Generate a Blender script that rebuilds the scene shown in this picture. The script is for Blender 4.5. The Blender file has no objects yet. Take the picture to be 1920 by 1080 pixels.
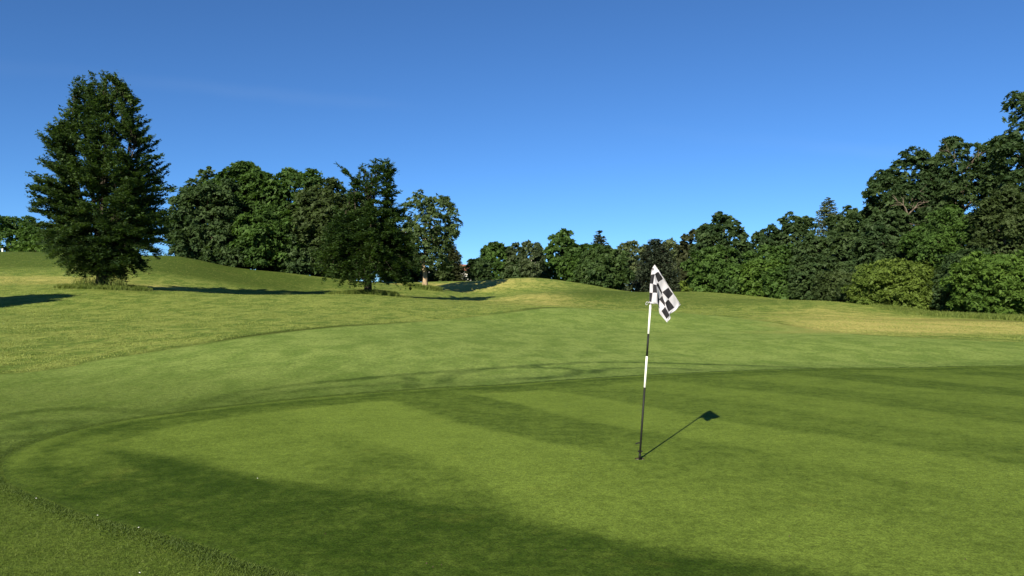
import bpy, math, random
import numpy as np
from mathutils import Vector

# ---------------------------------------------------------------- camera, light, exposure
S = bpy.context.scene
COL = S.collection
EYE = 1.75
FPX = 1450.0                       # focal length in pixels of the 1920 px wide photograph
TILT = math.atan(20 / FPX)
cd = bpy.data.cameras.new('camera')
cd.sensor_width = 36.0
cd.lens = 36.0 * FPX / 1920.0
cd.clip_start = 0.05
cd.clip_end = 12000
cam = bpy.data.objects.new('camera', cd)
COL.objects.link(cam)
cam.location = (0, 0, EYE)
cam.rotation_euler = (math.pi / 2 + TILT, 0, 0)
S.camera = cam

SUN_EL = math.radians(28.0)
SUN_AZ = math.radians(22.8)        # shadows fall this far to the right of straight ahead
world = bpy.data.worlds.new('World')
S.world = world
world.use_nodes = True
wn = world.node_tree
sky = wn.nodes.new('ShaderNodeTexSky')
sky.sky_type = 'NISHITA'
sky.sun_disc = False
sky.sun_elevation = SUN_EL
sky.sun_rotation = math.pi + SUN_AZ
sky.altitude = 1000
sky.air_density = 0.75
sky.dust_density = 0.0
sky.ozone_density = 10.0
# a faint streak of high cirrus across the clear sky
def look(px, py):
    u, v = (px - 960) / FPX, (540 - py) / FPX
    return Vector((u, math.cos(TILT) - v * math.sin(TILT), math.sin(TILT) + v * math.cos(TILT))).normalized()


def wnode(kind, op=None):
    x = wn.nodes.new(kind)
    if op: x.operation = op
    return x


streak_n = look(470, 172).cross(look(1230, 246)).normalized()
tc = wnode('ShaderNodeTexCoord')
dt = wnode('ShaderNodeVectorMath', 'DOT_PRODUCT'); dt.inputs[1].default_value = streak_n
wn.links.new(tc.outputs['Generated'], dt.inputs[0])
nz = wnode('ShaderNodeTexNoise'); nz.inputs['Scale'].default_value = 7.0; nz.inputs['Detail'].default_value = 5; nz.inputs['Roughness'].default_value = 0.6
wn.links.new(tc.outputs['Generated'], nz.inputs['Vector'])
ofs = wnode('ShaderNodeMath', 'MULTIPLY_ADD'); ofs.inputs[1].default_value = 0.024; ofs.inputs[2].default_value = -0.012
wn.links.new(nz.outputs['Fac'], ofs.inputs[0])
sm = wnode('ShaderNodeMath', 'ADD'); wn.links.new(dt.outputs['Value'], sm.inputs[0]); wn.links.new(ofs.outputs[0], sm.inputs[1])
ab = wnode('ShaderNodeMath', 'ABSOLUTE'); wn.links.new(sm.outputs[0], ab.inputs[0])
mr = wnode('ShaderNodeMapRange'); mr.interpolation_type = 'SMOOTHSTEP'
for k_, v_ in (('From Min', 0.013), ('From Max', 0.0), ('To Min', 0.0), ('To Max', 0.022)): mr.inputs[k_].default_value = v_
wn.links.new(ab.outputs[0], mr.inputs['Value'])
n2 = wnode('ShaderNodeTexNoise'); n2.inputs['Scale'].default_value = 2.6; n2.inputs['Detail'].default_value = 3
wn.links.new(tc.outputs['Generated'], n2.inputs['Vector'])
m2 = wnode('ShaderNodeMapRange'); m2.inputs['From Min'].default_value = 0.40; m2.inputs['From Max'].default_value = 0.62
wn.links.new(n2.outputs['Fac'], m2.inputs['Value'])
mm = wnode('ShaderNodeMath', 'MULTIPLY'); wn.links.new(mr.outputs[0], mm.inputs[0]); wn.links.new(m2.outputs[0], mm.inputs[1])
mxs = wnode('ShaderNodeMix'); mxs.data_type = 'RGBA'
mxs.inputs[7].default_value = (5.6, 6.0, 6.6, 1)
wn.links.new(mm.outputs[0], mxs.inputs[0]); wn.links.new(sky.outputs[0], mxs.inputs[6])
wb = wnode('ShaderNodeMix'); wb.data_type = 'RGBA'; wb.blend_type = 'MULTIPLY'; wb.inputs[0].default_value = 1.0
wb.inputs[7].default_value = (0.94, 1.03, 1.0, 1)
wn.links.new(mxs.outputs[2], wb.inputs[6]); wn.links.new(wb.outputs[2], wn.nodes['Background'].inputs[0])
wn.nodes['Background'].inputs[1].default_value = 0.073

sd = bpy.data.lights.new('sun', 'SUN')
sd.energy = 5.0
sd.angle = math.radians(0.5)
sd.color = (1.0, 0.90, 0.70)
sun = bpy.data.objects.new('sun', sd)
COL.objects.link(sun)
SHD = Vector((math.sin(SUN_AZ) * math.cos(SUN_EL), math.cos(SUN_AZ) * math.cos(SUN_EL), -math.sin(SUN_EL)))
sun.rotation_euler = SHD.to_track_quat('-Z', 'Y').to_euler()
sun.location = (-20, -40, 30)

S.view_settings.view_transform = 'Standard'
S.view_settings.look = 'None'
S.view_settings.gamma = 1.0
S.view_settings.use_curve_mapping = False
S.view_settings.exposure = 0.93
S.render.engine = 'CYCLES'
S.cycles.max_bounces = 6
S.cycles.transparent_max_bounces = 4


# ---------------------------------------------------------------- helpers
def P(px, py, d):
    """World point seen at photograph pixel (px, py) at distance d straight ahead (world y)."""
    u = (px - 960) / FPX
    v = (540 - py) / FPX
    c, s = math.cos(TILT), math.sin(TILT)
    k = d / (c - v * s)
    return (u * k, d, EYE + (s + v * c) * k)


def G(px, py, z=0.0):
    """World x, y of the photograph pixel on the level z."""
    v = (540 - py) / FPX
    c, s = math.cos(TILT), math.sin(TILT)
    k = (z - EYE) / (s + v * c)
    return ((px - 960) / FPX * k, (c - v * s) * k)


def tag(o, label=None, cat=None, group=None, kind=None):
    if label: o['label'] = label
    if cat: o['category'] = cat
    if group: o['group'] = group
    if kind: o['kind'] = kind
    return o


def empty(name, loc, rz=0.0):
    o = bpy.data.objects.new(name, None)
    COL.objects.link(o)
    o.location = loc
    o.rotation_euler = (0, 0, rz)
    o.empty_display_size = 0.3
    return o


def mesh(name, verts, faces, mats, parent=None, smooth=False, attrs=None, midx=None):
    """One mesh object; faces = list of integer arrays of shape (n, k)."""
    verts = np.asarray(verts, dtype=np.float32).reshape(-1, 3)
    if not isinstance(faces, list): faces = [faces]
    faces = [np.asarray(f, dtype=np.int32) for f in faces if len(f)]
    me = bpy.data.meshes.new(name)
    me.vertices.add(len(verts))
    me.vertices.foreach_set('co', verts.ravel())
    loops = np.concatenate([f.ravel() for f in faces])
    sizes = np.concatenate([np.full(len(f), f.shape[1], dtype=np.int32) for f in faces])
    starts = np.concatenate([[0], np.cumsum(sizes)[:-1]]).astype(np.int32)
    me.loops.add(len(loops))
    me.loops.foreach_set('vertex_index', loops)
    me.polygons.add(len(sizes))
    me.polygons.foreach_set('loop_start', starts)
    if midx is not None:
        me.polygons.foreach_set('material_index', np.asarray(midx, dtype=np.int32))
    me.polygons.foreach_set('use_smooth', np.full(len(sizes), bool(smooth)))
    for m in (mats if isinstance(mats, (list, tuple)) else [mats]):
        me.materials.append(m)
    for k, v in (attrs or {}).items():
        a = me.attributes.new(k, 'FLOAT', 'POINT')
        a.data.foreach_set('value', np.asarray(v, dtype=np.float32))
    me.update(calc_edges=True)
    o = bpy.data.objects.new(name, me)
    COL.objects.link(o)
    if parent is not None: o.parent = parent
    return o


def tubes(paths, sides=6):
    """paths: list of (points (n,3), radii (n,)). Returns verts, faces of tapered tubes."""
    V, F, base = [], [], 0
    ang = np.linspace(0, 2 * np.pi, sides, endpoint=False)
    for pts, rad in paths:
        pts = np.asarray(pts, float); rad = np.asarray(rad, float)
        n = len(pts)
        t = np.gradient(pts, axis=0)
        t /= np.linalg.norm(t, axis=1)[:, None] + 1e-9
        ref = np.where(np.abs(t[:, 2:3]) > 0.9, np.array([[1.0, 0, 0]]), np.array([[0, 0, 1.0]]))
        a = np.cross(t, ref); a /= np.linalg.norm(a, axis=1)[:, None] + 1e-9
        b = np.cross(t, a)
        ring = pts[:, None, :] + rad[:, None, None] * (np.cos(ang)[None, :, None] * a[:, None, :] + np.sin(ang)[None, :, None] * b[:, None, :])
        V.append(ring.reshape(-1, 3))
        i = np.arange(n - 1)[:, None] * sides
        j = np.arange(sides)[None, :]
        jn = (j + 1) % sides
        F.append(np.stack([base + i + j, base + i + jn, base + i + sides + jn, base + i + sides + j], -1).reshape(-1, 4))
        base += n * sides
    return np.concatenate(V), np.concatenate(F)


def norm(v):
    return v / (np.linalg.norm(v, axis=-1, keepdims=True) + 1e-9)


# ---------------------------------------------------------------- materials
class NB:
    def __init__(self, name):
        self.m = bpy.data.materials.new(name)
        self.m.use_nodes = True
        self.t = self.m.node_tree
        self.b = self.t.nodes['Principled BSDF']
        self.out = self.t.nodes['Material Output']
        self.pos = None

    def n(self, kind, **kw):
        x = self.t.nodes.new(kind)
        for k, v in kw.items(): setattr(x, k, v)
        return x

    def l(self, a, b): self.t.links.new(a, b)

    def set(self, sock, v):
        if isinstance(v, (int, float)): sock.default_value = v
        elif isinstance(v, (tuple, list)): sock.default_value = v if len(v) == 4 or sock.type == 'VECTOR' else (*v, 1)
        else: self.l(v, sock)

    def attr(self, name):
        return self.n('ShaderNodeAttribute', attribute_name=name).outputs['Fac']

    def P(self):
        if self.pos is None: self.pos = self.n('ShaderNodeNewGeometry').outputs['Position']
        return self.pos

    def noise(self, scale, detail=4, rough=0.6, vec=None, dist=0.0):
        x = self.n('ShaderNodeTexNoise')
        self.l(vec or self.P(), x.inputs['Vector'])
        x.inputs['Scale'].default_value = scale
        x.inputs['Detail'].default_value = detail
        x.inputs['Roughness'].default_value = rough
        x.inputs['Distortion'].default_value = dist
        return x.outputs['Fac']

    def mapped(self, scale=(1, 1, 1), rot=(0, 0, 0)):
        x = self.n('ShaderNodeMapping')
        self.l(self.P(), x.inputs['Vector'])
        x.inputs['Scale'].default_value = scale
        x.inputs['Rotation'].default_value = rot
        return x.outputs[0]

    def math(self, op, a, b=0.0, clamp=False):
        x = self.n('ShaderNodeMath', operation=op, use_clamp=clamp)
        self.set(x.inputs[0], a); self.set(x.inputs[1], b)
        return x.outputs[0]

    def ramp(self, v, lo, hi, a=0.0, b=1.0):
        x = self.n('ShaderNodeMapRange', interpolation_type='SMOOTHSTEP')
        self.set(x.inputs['Value'], v)
        self.set(x.inputs['From Min'], lo); self.set(x.inputs['From Max'], hi)
        self.set(x.inputs['To Min'], a); self.set(x.inputs['To Max'], b)
        return x.outputs[0]

    def mix(self, f, a, b, mode='MIX'):
        x = self.n('ShaderNodeMix', data_type='RGBA', blend_type=mode)
        x.clamp_factor = True
        self.set(x.inputs[0], f); self.set(x.inputs[6], a); self.set(x.inputs[7], b)
        return x.outputs[2]

    def scale(self, c, f):
        x = self.n('ShaderNodeVectorMath', operation='SCALE')
        self.set(x.inputs[0], c); self.set(x.inputs['Scale'], f)
        return x.outputs[0]

    def bump(self, h, strength, dist):
        x = self.n('ShaderNodeBump')
        self.l(h, x.inputs['Height'])
        x.inputs['Strength'].default_value = strength
        x.inputs['Distance'].default_value = dist
        self.l(x.outputs[0], self.b.inputs['Normal'])
        return x

    def done(self, col, rough=0.8, spec=0.2):
        self.set(self.b.inputs['Base Color'], col)
        self.b.inputs['Roughness'].default_value = rough
        self.b.inputs['Specular IOR Level'].default_value = spec
        return self.m


def turf_common(k, col, fine=90.0, amp=0.5):
    """fine blade-scale mottling shared by all the mown surfaces"""
    f1 = k.noise(fine, 3, 0.7)
    f2 = k.noise(fine * 0.28, 3, 0.65)
    m = k.math('ADD', k.ramp(f1, 0.3, 0.72, 1 - amp, 1 + amp * 0.6), k.ramp(f2, 0.3, 0.7, -0.16, 0.16))
    return k.scale(col, m), k.math('ADD', f1, k.math('MULTIPLY', f2, 1.5))


def mat_rough():
    k = NB('rough_grass')
    a = k.noise(0.10, 5, 0.6)
    b = k.noise(0.9, 6, 0.7, k.mapped((1.2, 0.7, 1)), 0.6)
    c = k.noise(3.0, 6, 0.75, k.mapped((1.4, 0.55, 1)))
    dry_lit = k.attr('dry_lit')
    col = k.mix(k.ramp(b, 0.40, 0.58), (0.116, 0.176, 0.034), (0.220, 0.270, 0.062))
    d = k.math('ADD', dry_lit, k.math('ADD', k.ramp(a, 0.3, 0.7, -0.30, 0.30), k.ramp(b, 0.3, 0.7, -0.18, 0.22)))
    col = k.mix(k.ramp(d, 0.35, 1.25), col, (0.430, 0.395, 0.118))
    col = k.mix(k.math('MULTIPLY', k.attr('lush_shaded'), 0.9), col, (0.056, 0.092, 0.016))
    col = k.mix(k.ramp(c, 0.52, 0.66, 0, 0.7), col, (0.088, 0.118, 0.018))
    col = k.mix(k.ramp(c, 0.46, 0.32, 0, 0.5), col, (0.33, 0.33, 0.085))
    # dark cut line where the rough meets the mown fairway
    w = k.math('MULTIPLY', k.ramp(k.attr('line'), 0.1, 0.75), -1.0)
    ln = k.math('MULTIPLY', k.math('ADD', w, 1.0), k.attr('line_on'))
    col = k.mix(k.math('MULTIPLY', ln, 0.85), col, (0.045, 0.066, 0.010))
    e = k.noise(9.0, 4, 0.75, k.mapped((0.8, 1.0, 1)))
    col = k.scale(col, k.ramp(e, 0.3, 0.7, 0.72, 1.25))
    col, h = turf_common(k, col, 38, 0.42)
    k.bump(h, 0.55, 0.03)
    return k.done(col, 0.9, 0.03)


def mat_fairway():
    k = NB('fairway_turf')
    a = k.noise(0.16, 4, 0.6)
    b = k.noise(0.8, 6, 0.7, k.mapped((1.3, 0.7, 1)), 0.5)
    c = k.noise(3.4, 6, 0.75, k.mapped((1.4, 0.6, 1)))
    col = k.mix(k.ramp(b, 0.34, 0.64), (0.132, 0.202, 0.040), (0.214, 0.288, 0.069))
    d = k.math('ADD', k.attr('dry_lit'), k.ramp(a, 0.3, 0.7, -0.25, 0.25))
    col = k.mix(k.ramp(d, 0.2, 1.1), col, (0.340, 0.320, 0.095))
    col = k.mix(k.ramp(c, 0.54, 0.70, 0, 0.6), col, (0.095, 0.140, 0.024))
    col = k.mix(k.math('MULTIPLY', k.ramp(k.attr('rim'), -0.5, -0.05), k.attr('line_on')), col, (0.055, 0.082, 0.012))
    # darker strip along the green and the looping mower tracks in it
    dg = k.math('ADD', k.attr('edge'), k.ramp(c, 0.3, 0.7, -0.15, 0.15))
    col = k.mix(k.ramp(dg, 2.2, 0.1, 0, 0.28), col, (0.052, 0.092, 0.020))
    tw = k.math('ADD', k.attr('track'), k.ramp(k.noise(2.2, 3, 0.6), 0.3, 0.7, -0.07, 0.07))
    col = k.mix(k.math('MULTIPLY', k.ramp(tw, 0.30, 0.05), k.ramp(b, 0.3, 0.6, 0.85, 0.45)), col, (0.034, 0.062, 0.013))
    dk = k.math('ADD', k.attr('edge'), k.ramp(k.noise(5, 3, 0.6), 0.3, 0.7, -0.07, 0.07))
    col = k.mix(k.ramp(dk, k.math('ADD', 0.13, k.math('MULTIPLY', k.attr('near'), 0.22)), 0.03, 0, 0.82), col, (0.036, 0.062, 0.010))  # dark edge colour covers longer uncut grass and painted shadow of the step
    e = k.noise(10.0, 4, 0.75)
    col = k.scale(col, k.ramp(e, 0.3, 0.7, 0.78, 1.2))
    col = k.mix(k.attr('near'), col, k.mix(k.ramp(c, 0.35, 0.65), (0.060, 0.096, 0.012), (0.088, 0.130, 0.019)))  # near-left turf painted darker, standing in for vignetting and steep viewing angle
    col, h = turf_common(k, col, 55, 0.42)
    k.bump(h, 0.5, 0.022)
    return k.done(col, 0.9, 0.03)


def mat_green():
    k = NB('green_turf')
    a = k.noise(1.3, 6, 0.66, None, 0.3)
    b = k.noise(6.0, 6, 0.75, None, 0.4)
    s = k.math('ADD', k.attr('stripe'), k.math('ADD', k.ramp(a, 0.3, 0.7, -0.11, 0.11), k.ramp(b, 0.3, 0.7, -0.15, 0.15)))
    col = k.mix(k.ramp(s, -0.1, 1.1), (0.028, 0.056, 0.005), (0.155, 0.222, 0.034))
    col = k.mix(k.ramp(k.noise(1.1, 4, 0.7), 0.58, 0.78, 0, 0.4), col, (0.165, 0.200, 0.032))
    dk = k.math('ADD', k.attr('edge'), k.ramp(k.noise(6, 3, 0.6), 0.3, 0.7, -0.05, 0.05))
    col = k.mix(k.ramp(dk, -0.12, 0.0, 0, 0.7), col, (0.032, 0.055, 0.010))  # dark rim carries the painted step shadow and edge grass onto the green
    col, h = turf_common(k, col, 85, 0.46)
    k.bump(h, 0.4, 0.010)
    return k.done(col, 0.9, 0.04)


def mat_leaf(name, c0, c1, trans=0.36, patch=0.35):
    k = NB(name)
    v = k.attr('vary')
    n = k.noise(patch, 3, 0.6)
    f = k.math('ADD', k.math('MULTIPLY', v, 0.65), k.ramp(n, 0.3, 0.7, -0.1, 0.45), True)
    col = k.mix(f, c0, c1)
    k.done(col, 0.6, 0.2)
    tr = k.n('ShaderNodeBsdfTranslucent')
    k.l(k.mix(1.0, col, (1.25, 1.35, 0.5, 1), 'MULTIPLY'), tr.inputs[0])
    mx = k.n('ShaderNodeMixShader')
    mx.inputs[0].default_value = trans
    k.l(k.b.outputs[0], mx.inputs[1]); k.l(tr.outputs[0], mx.inputs[2])
    k.l(mx.outputs[0], k.out.inputs[0])
    return k.m


def mat_plain(name, col, rough=0.5, spec=0.4, var=0.12, sc=8.0):
    k = NB(name)
    f = k.ramp(k.noise(sc, 4, 0.6), 0.3, 0.7, 1 - var, 1 + var)
    return k.done(k.scale((*col,), f) if var else (*col, 1), rough, spec)


def mat_bark(name, c0, c1, sc=6.0):
    k = NB(name)
    n = k.noise(sc, 5, 0.65, k.mapped((1, 1, 0.25)))
    k.bump(n, 0.6, 0.03)
    return k.done(k.mix(k.ramp(n, 0.35, 0.65), c0, c1), 0.9, 0.1)


M = {
    'rough': mat_rough(), 'fairway': mat_fairway(), 'green': mat_green(),
    'blade': mat_leaf('grass_blades', (0.050, 0.086, 0.011), (0.125, 0.165, 0.030), 0.25, 1.2),
    'blade_rough': mat_leaf('rough_blades', (0.094, 0.138, 0.026), (0.280, 0.318, 0.082), 0.25, 0.5),
    'blade_dark': mat_leaf('collar_blades', (0.034, 0.064, 0.010), (0.092, 0.135, 0.024), 0.2, 2.0),
    'blade_long': mat_leaf('long_grass_blades', (0.070, 0.115, 0.020), (0.165, 0.205, 0.046), 0.3, 1.0),
    'hornbeam': mat_leaf('hornbeam_leaf', (0.029, 0.059, 0.023), (0.079, 0.129, 0.039)),
    'beech': mat_leaf('beech_leaf', (0.024, 0.053, 0.018), (0.068, 0.116, 0.031)),
    'ash': mat_leaf('ash_leaf', (0.045, 0.080, 0.029), (0.101, 0.149, 0.053)),
    'maple': mat_leaf('maple_leaf', (0.032, 0.068, 0.017), (0.079, 0.149, 0.029)),
    'bright': mat_leaf('bright_leaf', (0.040, 0.088, 0.014), (0.100, 0.172, 0.030)),
    'oak': mat_leaf('oak_leaf', (0.024, 0.053, 0.019), (0.065, 0.105, 0.035)),
    'olive': mat_leaf('olive_leaf', (0.032, 0.055, 0.017), (0.068, 0.100, 0.032)),
    'yellow': mat_leaf('yellow_green_leaf', (0.060, 0.102, 0.016), (0.138, 0.198, 0.036)),
    'pale': mat_leaf('pale_leaf', (0.065, 0.092, 0.040), (0.115, 0.145, 0.062)),
    'birch': mat_leaf('birch_leaf', (0.048, 0.076, 0.036), (0.094, 0.126, 0.058)),
    'brown': mat_leaf('brownish_leaf', (0.036, 0.046, 0.020), (0.070, 0.082, 0.036)),
    'spruce': mat_leaf('spruce_needle', (0.020, 0.034, 0.022), (0.046, 0.062, 0.034), 0.1),
    'spruce_pale': mat_leaf('pale_spruce_needle', (0.055, 0.078, 0.030), (0.100, 0.125, 0.048), 0.1),
    'bark': mat_bark('bark', (0.045, 0.036, 0.026), (0.12, 0.10, 0.075)),
    'bark_dark': mat_bark('dark_bark', (0.022, 0.019, 0.014), (0.060, 0.052, 0.040)),
    'bark_light': mat_bark('light_bark', (0.20, 0.15, 0.095), (0.38, 0.29, 0.19)),
    'bark_white': mat_bark('birch_bark', (0.25, 0.23, 0.20), (0.58, 0.56, 0.50), 3.0),
    'dead': mat_bark('dead_wood', (0.075, 0.060, 0.045), (0.17, 0.14, 0.11)),
    'black_paint': mat_plain('black_paint', (0.007, 0.008, 0.007), 0.55, 0.25),
    'white_paint': mat_plain('white_paint', (0.80, 0.80, 0.74), 0.35, 0.5, 0.04),
    'flag_white': mat_plain('white_cloth', (0.58, 0.57, 0.635), 0.85, 0.1, 0.03),
    'flag_black': mat_plain('black_cloth', (0.013, 0.013, 0.017), 0.75, 0.2, 0.1),
    'cup': mat_plain('cup_liner', (0.10, 0.10, 0.09), 0.5, 0.4),
    'soil': mat_plain('soil', (0.05, 0.038, 0.025), 0.95, 0.1, 0.3, 60),
    'render_white': mat_plain('white_render', (0.75, 0.73, 0.68), 0.9, 0.1, 0.05, 1.5),
    'roof_red': mat_plain('clay_roof_tiles', (0.30, 0.14, 0.10), 0.85, 0.1, 0.2, 3),
    'roof_grey': mat_plain('slate_roof', (0.20, 0.20, 0.21), 0.8, 0.2, 0.15, 3),
    'pane': mat_plain('window_glass', (0.03, 0.04, 0.05), 0.08, 0.6, 0.05),
    'petal': mat_plain('petal', (0.80, 0.80, 0.76), 0.8, 0.1, 0.03),
}
for key in ('flag_white',):        # thin nylon lets some sun through
    t = M[key].node_tree
    b = t.nodes['Principled BSDF']
    tr = t.nodes.new('ShaderNodeBsdfTranslucent'); tr.inputs[0].default_value = (0.58, 0.57, 0.63, 1)
    mx = t.nodes.new('ShaderNodeMixShader'); mx.inputs[0].default_value = 0.3
    t.links.new(b.outputs[0], mx.inputs[1]); t.links.new(tr.outputs[0], mx.inputs[2])
    t.links.new(mx.outputs[0], t.nodes['Material Output'].inputs[0])

# ---------------------------------------------------------------- terrain
CTRL = []
for x, y in ((-6, 9), (0, 5), (0, -3), (8, 8), (14, 14), (14, 5), (0, 14), (6, 18), (13, 20), (-3, 2), (20, 0), (25, 12), (0, 9), (4, 12), (-3, 6), (8, 2)):
    CTRL.append((x, y, 0.0))
for x, y, z in ((-14, 0, 0.1), (-12, 9, 0.12), (-30, 0, 0.7), (-45, 20, 2.2), (-70, 45, 4.0), (-30, 30, 1.5), (30, 30, -0.1), (45, 30, -0.3), (0, -40, 0), (40, -20, -0.3), (-40, -30, 0.4)):
    CTRL.append((x, y, z))
for px, py, d in (
    (100, 700, 17), (620, 650, 22), (620, 610, 30), (1050, 577, 45), (1200, 620, 36), (1200, 660, 25), (900, 640, 26), (900, 600, 37),
    (1500, 640, 27), (1800, 650, 25), (1920, 640, 28), (1920, 604, 46), (1700, 591, 54), (1500, 600, 43), (1480, 562, 68), (1300, 580, 60),
    (1300, 548, 92), (1560, 566, 63), (1640, 580, 58),
    (0, 620, 27), (0, 580, 38), (0, 545, 47), (0, 500, 67), (0, 472, 79), (80, 474, 80), (190, 540, 50), (100, 562, 42), (300, 560, 45), (420, 549, 60),
    (620, 556, 62), (620, 549, 73), (760, 560, 60), (797, 563, 60), (850, 567, 60), (760, 567, 49), (850, 571, 49), (705, 556, 53), (690, 549, 62), (690, 540, 78), (450, 515, 77), (330, 503, 71), (330, 480, 81), (240, 478, 80), (430, 500, 85),
    (560, 514, 85), (640, 524, 85), (797, 542, 85), (797, 558, 70), (880, 565, 76), (820, 559, 72), (900, 550, 88), (930, 528, 104), (820, 528, 106),
    (700, 531, 96), (760, 529, 101), (860, 528, 108), (1000, 521, 100), (940, 524, 102), (1000, 572, 66), (1000, 552, 78), (1100, 533, 98), (1100, 570, 70), (1170, 549, 96), (1240, 554, 95), (1200, 575, 66)):
    CTRL.append(P(px, py, d))
for px, d, z in ((1000, 125, 3.0), (1000, 150, 2.2), (860, 130, 3.3), (700, 120, 3.6), (1200, 125, 2.0), (1350, 115, 1.9), (1450, 95, 1.4), (1600, 80, 0.9), (1750, 70, 0.4), (1920, 62, 0.2),
                 (1900, 90, 0.3), (1600, 110, 1.0), (330, 100, 6.0), (0, 100, 6.3), (500, 105, 4.8), (-300, 80, 6.0), (-300, 110, 6.0), (600, 140, 4.0), (2300, 60, 0.0)):
    CTRL.append(((px - 960) / FPX * d, d, z))
for a in range(0, 360, 20):
    for r in (190, 330):
        CTRL.append((r * math.sin(math.radians(a)), r * math.cos(math.radians(a)), 2.0))
CTRL = np.array(CTRL, float)


def _phi(r2):
    return 0.5 * r2 * np.log(r2 + 1e-12)


_K = CTRL[:, :2] / 50.0
_n = len(_K)
_A = np.zeros((_n + 3, _n + 3))
_A[:_n, :_n] = _phi(((_K[:, None] - _K[None]) ** 2).sum(-1)) + np.eye(_n) * 4e-5
_A[:_n, _n] = 1; _A[_n, :_n] = 1
_A[:_n, _n + 1:] = _K; _A[_n + 1:, :_n] = _K.T
_W = np.linalg.solve(_A, np.concatenate([CTRL[:, 2], [0, 0, 0]]))


def terrain(x, y):
    x = np.atleast_1d(np.asarray(x, float)); y = np.atleast_1d(np.asarray(y, float))
    out = np.empty_like(x)
    for i in range(0, len(x), 40000):
        q = np.stack([x[i:i + 40000], y[i:i + 40000]], -1) / 50.0
        out[i:i + 40000] = _phi(((q[:, None] - _K[None]) ** 2).sum(-1)) @ _W[:_n] + _W[_n] + q @ _W[_n + 1:]
    r = np.hypot(x, y)
    f = np.clip((r - 150) / 90, 0, 1); f = f * f * (3 - 2 * f)
    und = 0.02 * np.sin(x * 0.7 + 1.3 * np.sin(y * 0.31)) * np.clip((r - 24) / 20, 0, 1) + 0.03 * np.sin(x * 0.33 + y * 0.21) * np.clip((r - 24) / 20, 0, 1)
    return (out + und) * (1 - f) + 2.0 * f


def tz(x, y): return float(terrain(x, y)[0])


def spline(pts, n=8, closed=True):
    p = np.asarray(pts, float); m = len(p); out = []
    for i in range(m if closed else m - 1):
        if closed: a, b, c, d = p[(i - 1) % m], p[i], p[(i + 1) % m], p[(i + 2) % m]
        else: a, b, c, d = p[max(i - 1, 0)], p[i], p[i + 1], p[min(i + 2, m - 1)]
        for t in np.linspace(0, 1, n, endpoint=False):
            out.append(0.5 * (2 * b + (c - a) * t + (2 * a - 5 * b + 4 * c - d) * t * t + (3 * b - a - 3 * c + d) * t ** 3))
    if not closed: out.append(p[-1])
    return np.array(out)


def seg_dist(x, y, poly, closed):
    a = poly; b = np.roll(poly, -1, 0)
    if not closed: a, b = poly[:-1], poly[1:]
    out = np.empty(len(x))
    ab = b - a; L = (ab ** 2).sum(1) + 1e-12
    for i in range(0, len(x), 20000):
        q = np.stack([x[i:i + 20000], y[i:i + 20000]], -1)
        ap = q[:, None] - a[None]
        t = np.clip((ap * ab[None]).sum(-1) / L, 0, 1)
        out[i:i + 20000] = np.sqrt(((ap - t[..., None] * ab[None]) ** 2).sum(-1).min(1))
    return out


def inside(x, y, poly):
    res = np.zeros(len(x), bool)
    for (x0, y0), (x1, y1) in zip(poly, np.roll(poly, -1, 0)):
        if y0 == y1: continue
        c = ((y0 > y) != (y1 > y)) & (x < (x1 - x0) * (y - y0) / (y1 - y0) + x0)
        res ^= c
    return res


def sdf(x, y, poly):
    d = seg_dist(x, y, poly, True)
    return np.where(inside(x, y, poly), -d, d)


HOLE = G(1199.3, 863.3)
g_px = [(525, 1075), (414, 1040), (330, 1013), (233, 987), (163, 970), (82, 940), (12, 908), (-2, 882), (4, 862), (30, 845), (65, 830), (150, 805), (250, 786), (350, 773), (450, 761), (600, 747),
        (800, 732), (950, 724), (1110, 712), (1310, 700), (1510, 692), (1710, 690), (1910, 687)]
GREEN = spline([G(*p) for p in g_px] + [(18, 19), (22, 15.5), (22.5, 9), (17, 5), (9, 3.4), (4, 3.4), (0.8, 3.9)], 8)
F_CTRL = []
for px, py, d in ((180, 682, 19.2), (320, 660, 21.5), (450, 637, 24.5), (600, 615, 28.5), (750, 601, 33), (900, 588, 39), (970, 584, 42), (1050, 577, 46), (1132, 578, 47), (1213, 580, 47.5),
                  (1295, 585, 46), (1420, 600, 42), (1540, 620, 35), (1670, 634, 30.5), (1800, 639, 28.5), (1920, 641, 27.5)):
    F_CTRL.append(P(px, py, d)[:2])
FAIR = spline([(-10.8, 17)] + F_CTRL + [(28, 26), (33, 18), (31, 5), (20, -6), (4, -9), (-9, -6), (-15, 2), (-15.5, 11)], 8)


def ray_radius(poly, c, th):
    """distance from c to the outline along each angle (outermost crossing)"""
    dx, dy = np.cos(th), np.sin(th)
    a = poly - np.array(c); b = np.roll(a, -1, 0)
    e = b - a
    den = dx[:, None] * e[None, :, 1] - dy[:, None] * e[None, :, 0]
    den = np.where(np.abs(den) < 1e-12, 1e-12, den)
    t = (a[None, :, 0] * e[None, :, 1] - a[None, :, 1] * e[None, :, 0]) / den
    s = (a[None, :, 0] * dy[:, None] - a[None, :, 1] * dx[:, None]) / den
    t = np.where((s >= -1e-9) & (s <= 1 + 1e-9) & (t > 0), t, -1)
    return t.max(1)


def smooth(v, lo, hi):
    t = np.clip((v - lo) / (hi - lo), 0, 1)
    return t * t * (3 - 2 * t)


def grid_faces(nr, nc, wrap):
    i = np.arange(nr - 1)[:, None] * nc
    j = np.arange(nc if wrap else nc - 1)[None, :]
    jn = (j + 1) % nc
    return np.stack([i + j, i + jn, i + nc + jn, i + nc + j], -1).reshape(-1, 4)


def blobs(x, y, lst):
    v = np.zeros(len(x))
    for cx, cy, rx, ry, s in lst:
        v += s * np.exp(-(((x - cx) / rx) ** 2 + ((y - cy) / ry) ** 2))
    return v


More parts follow.
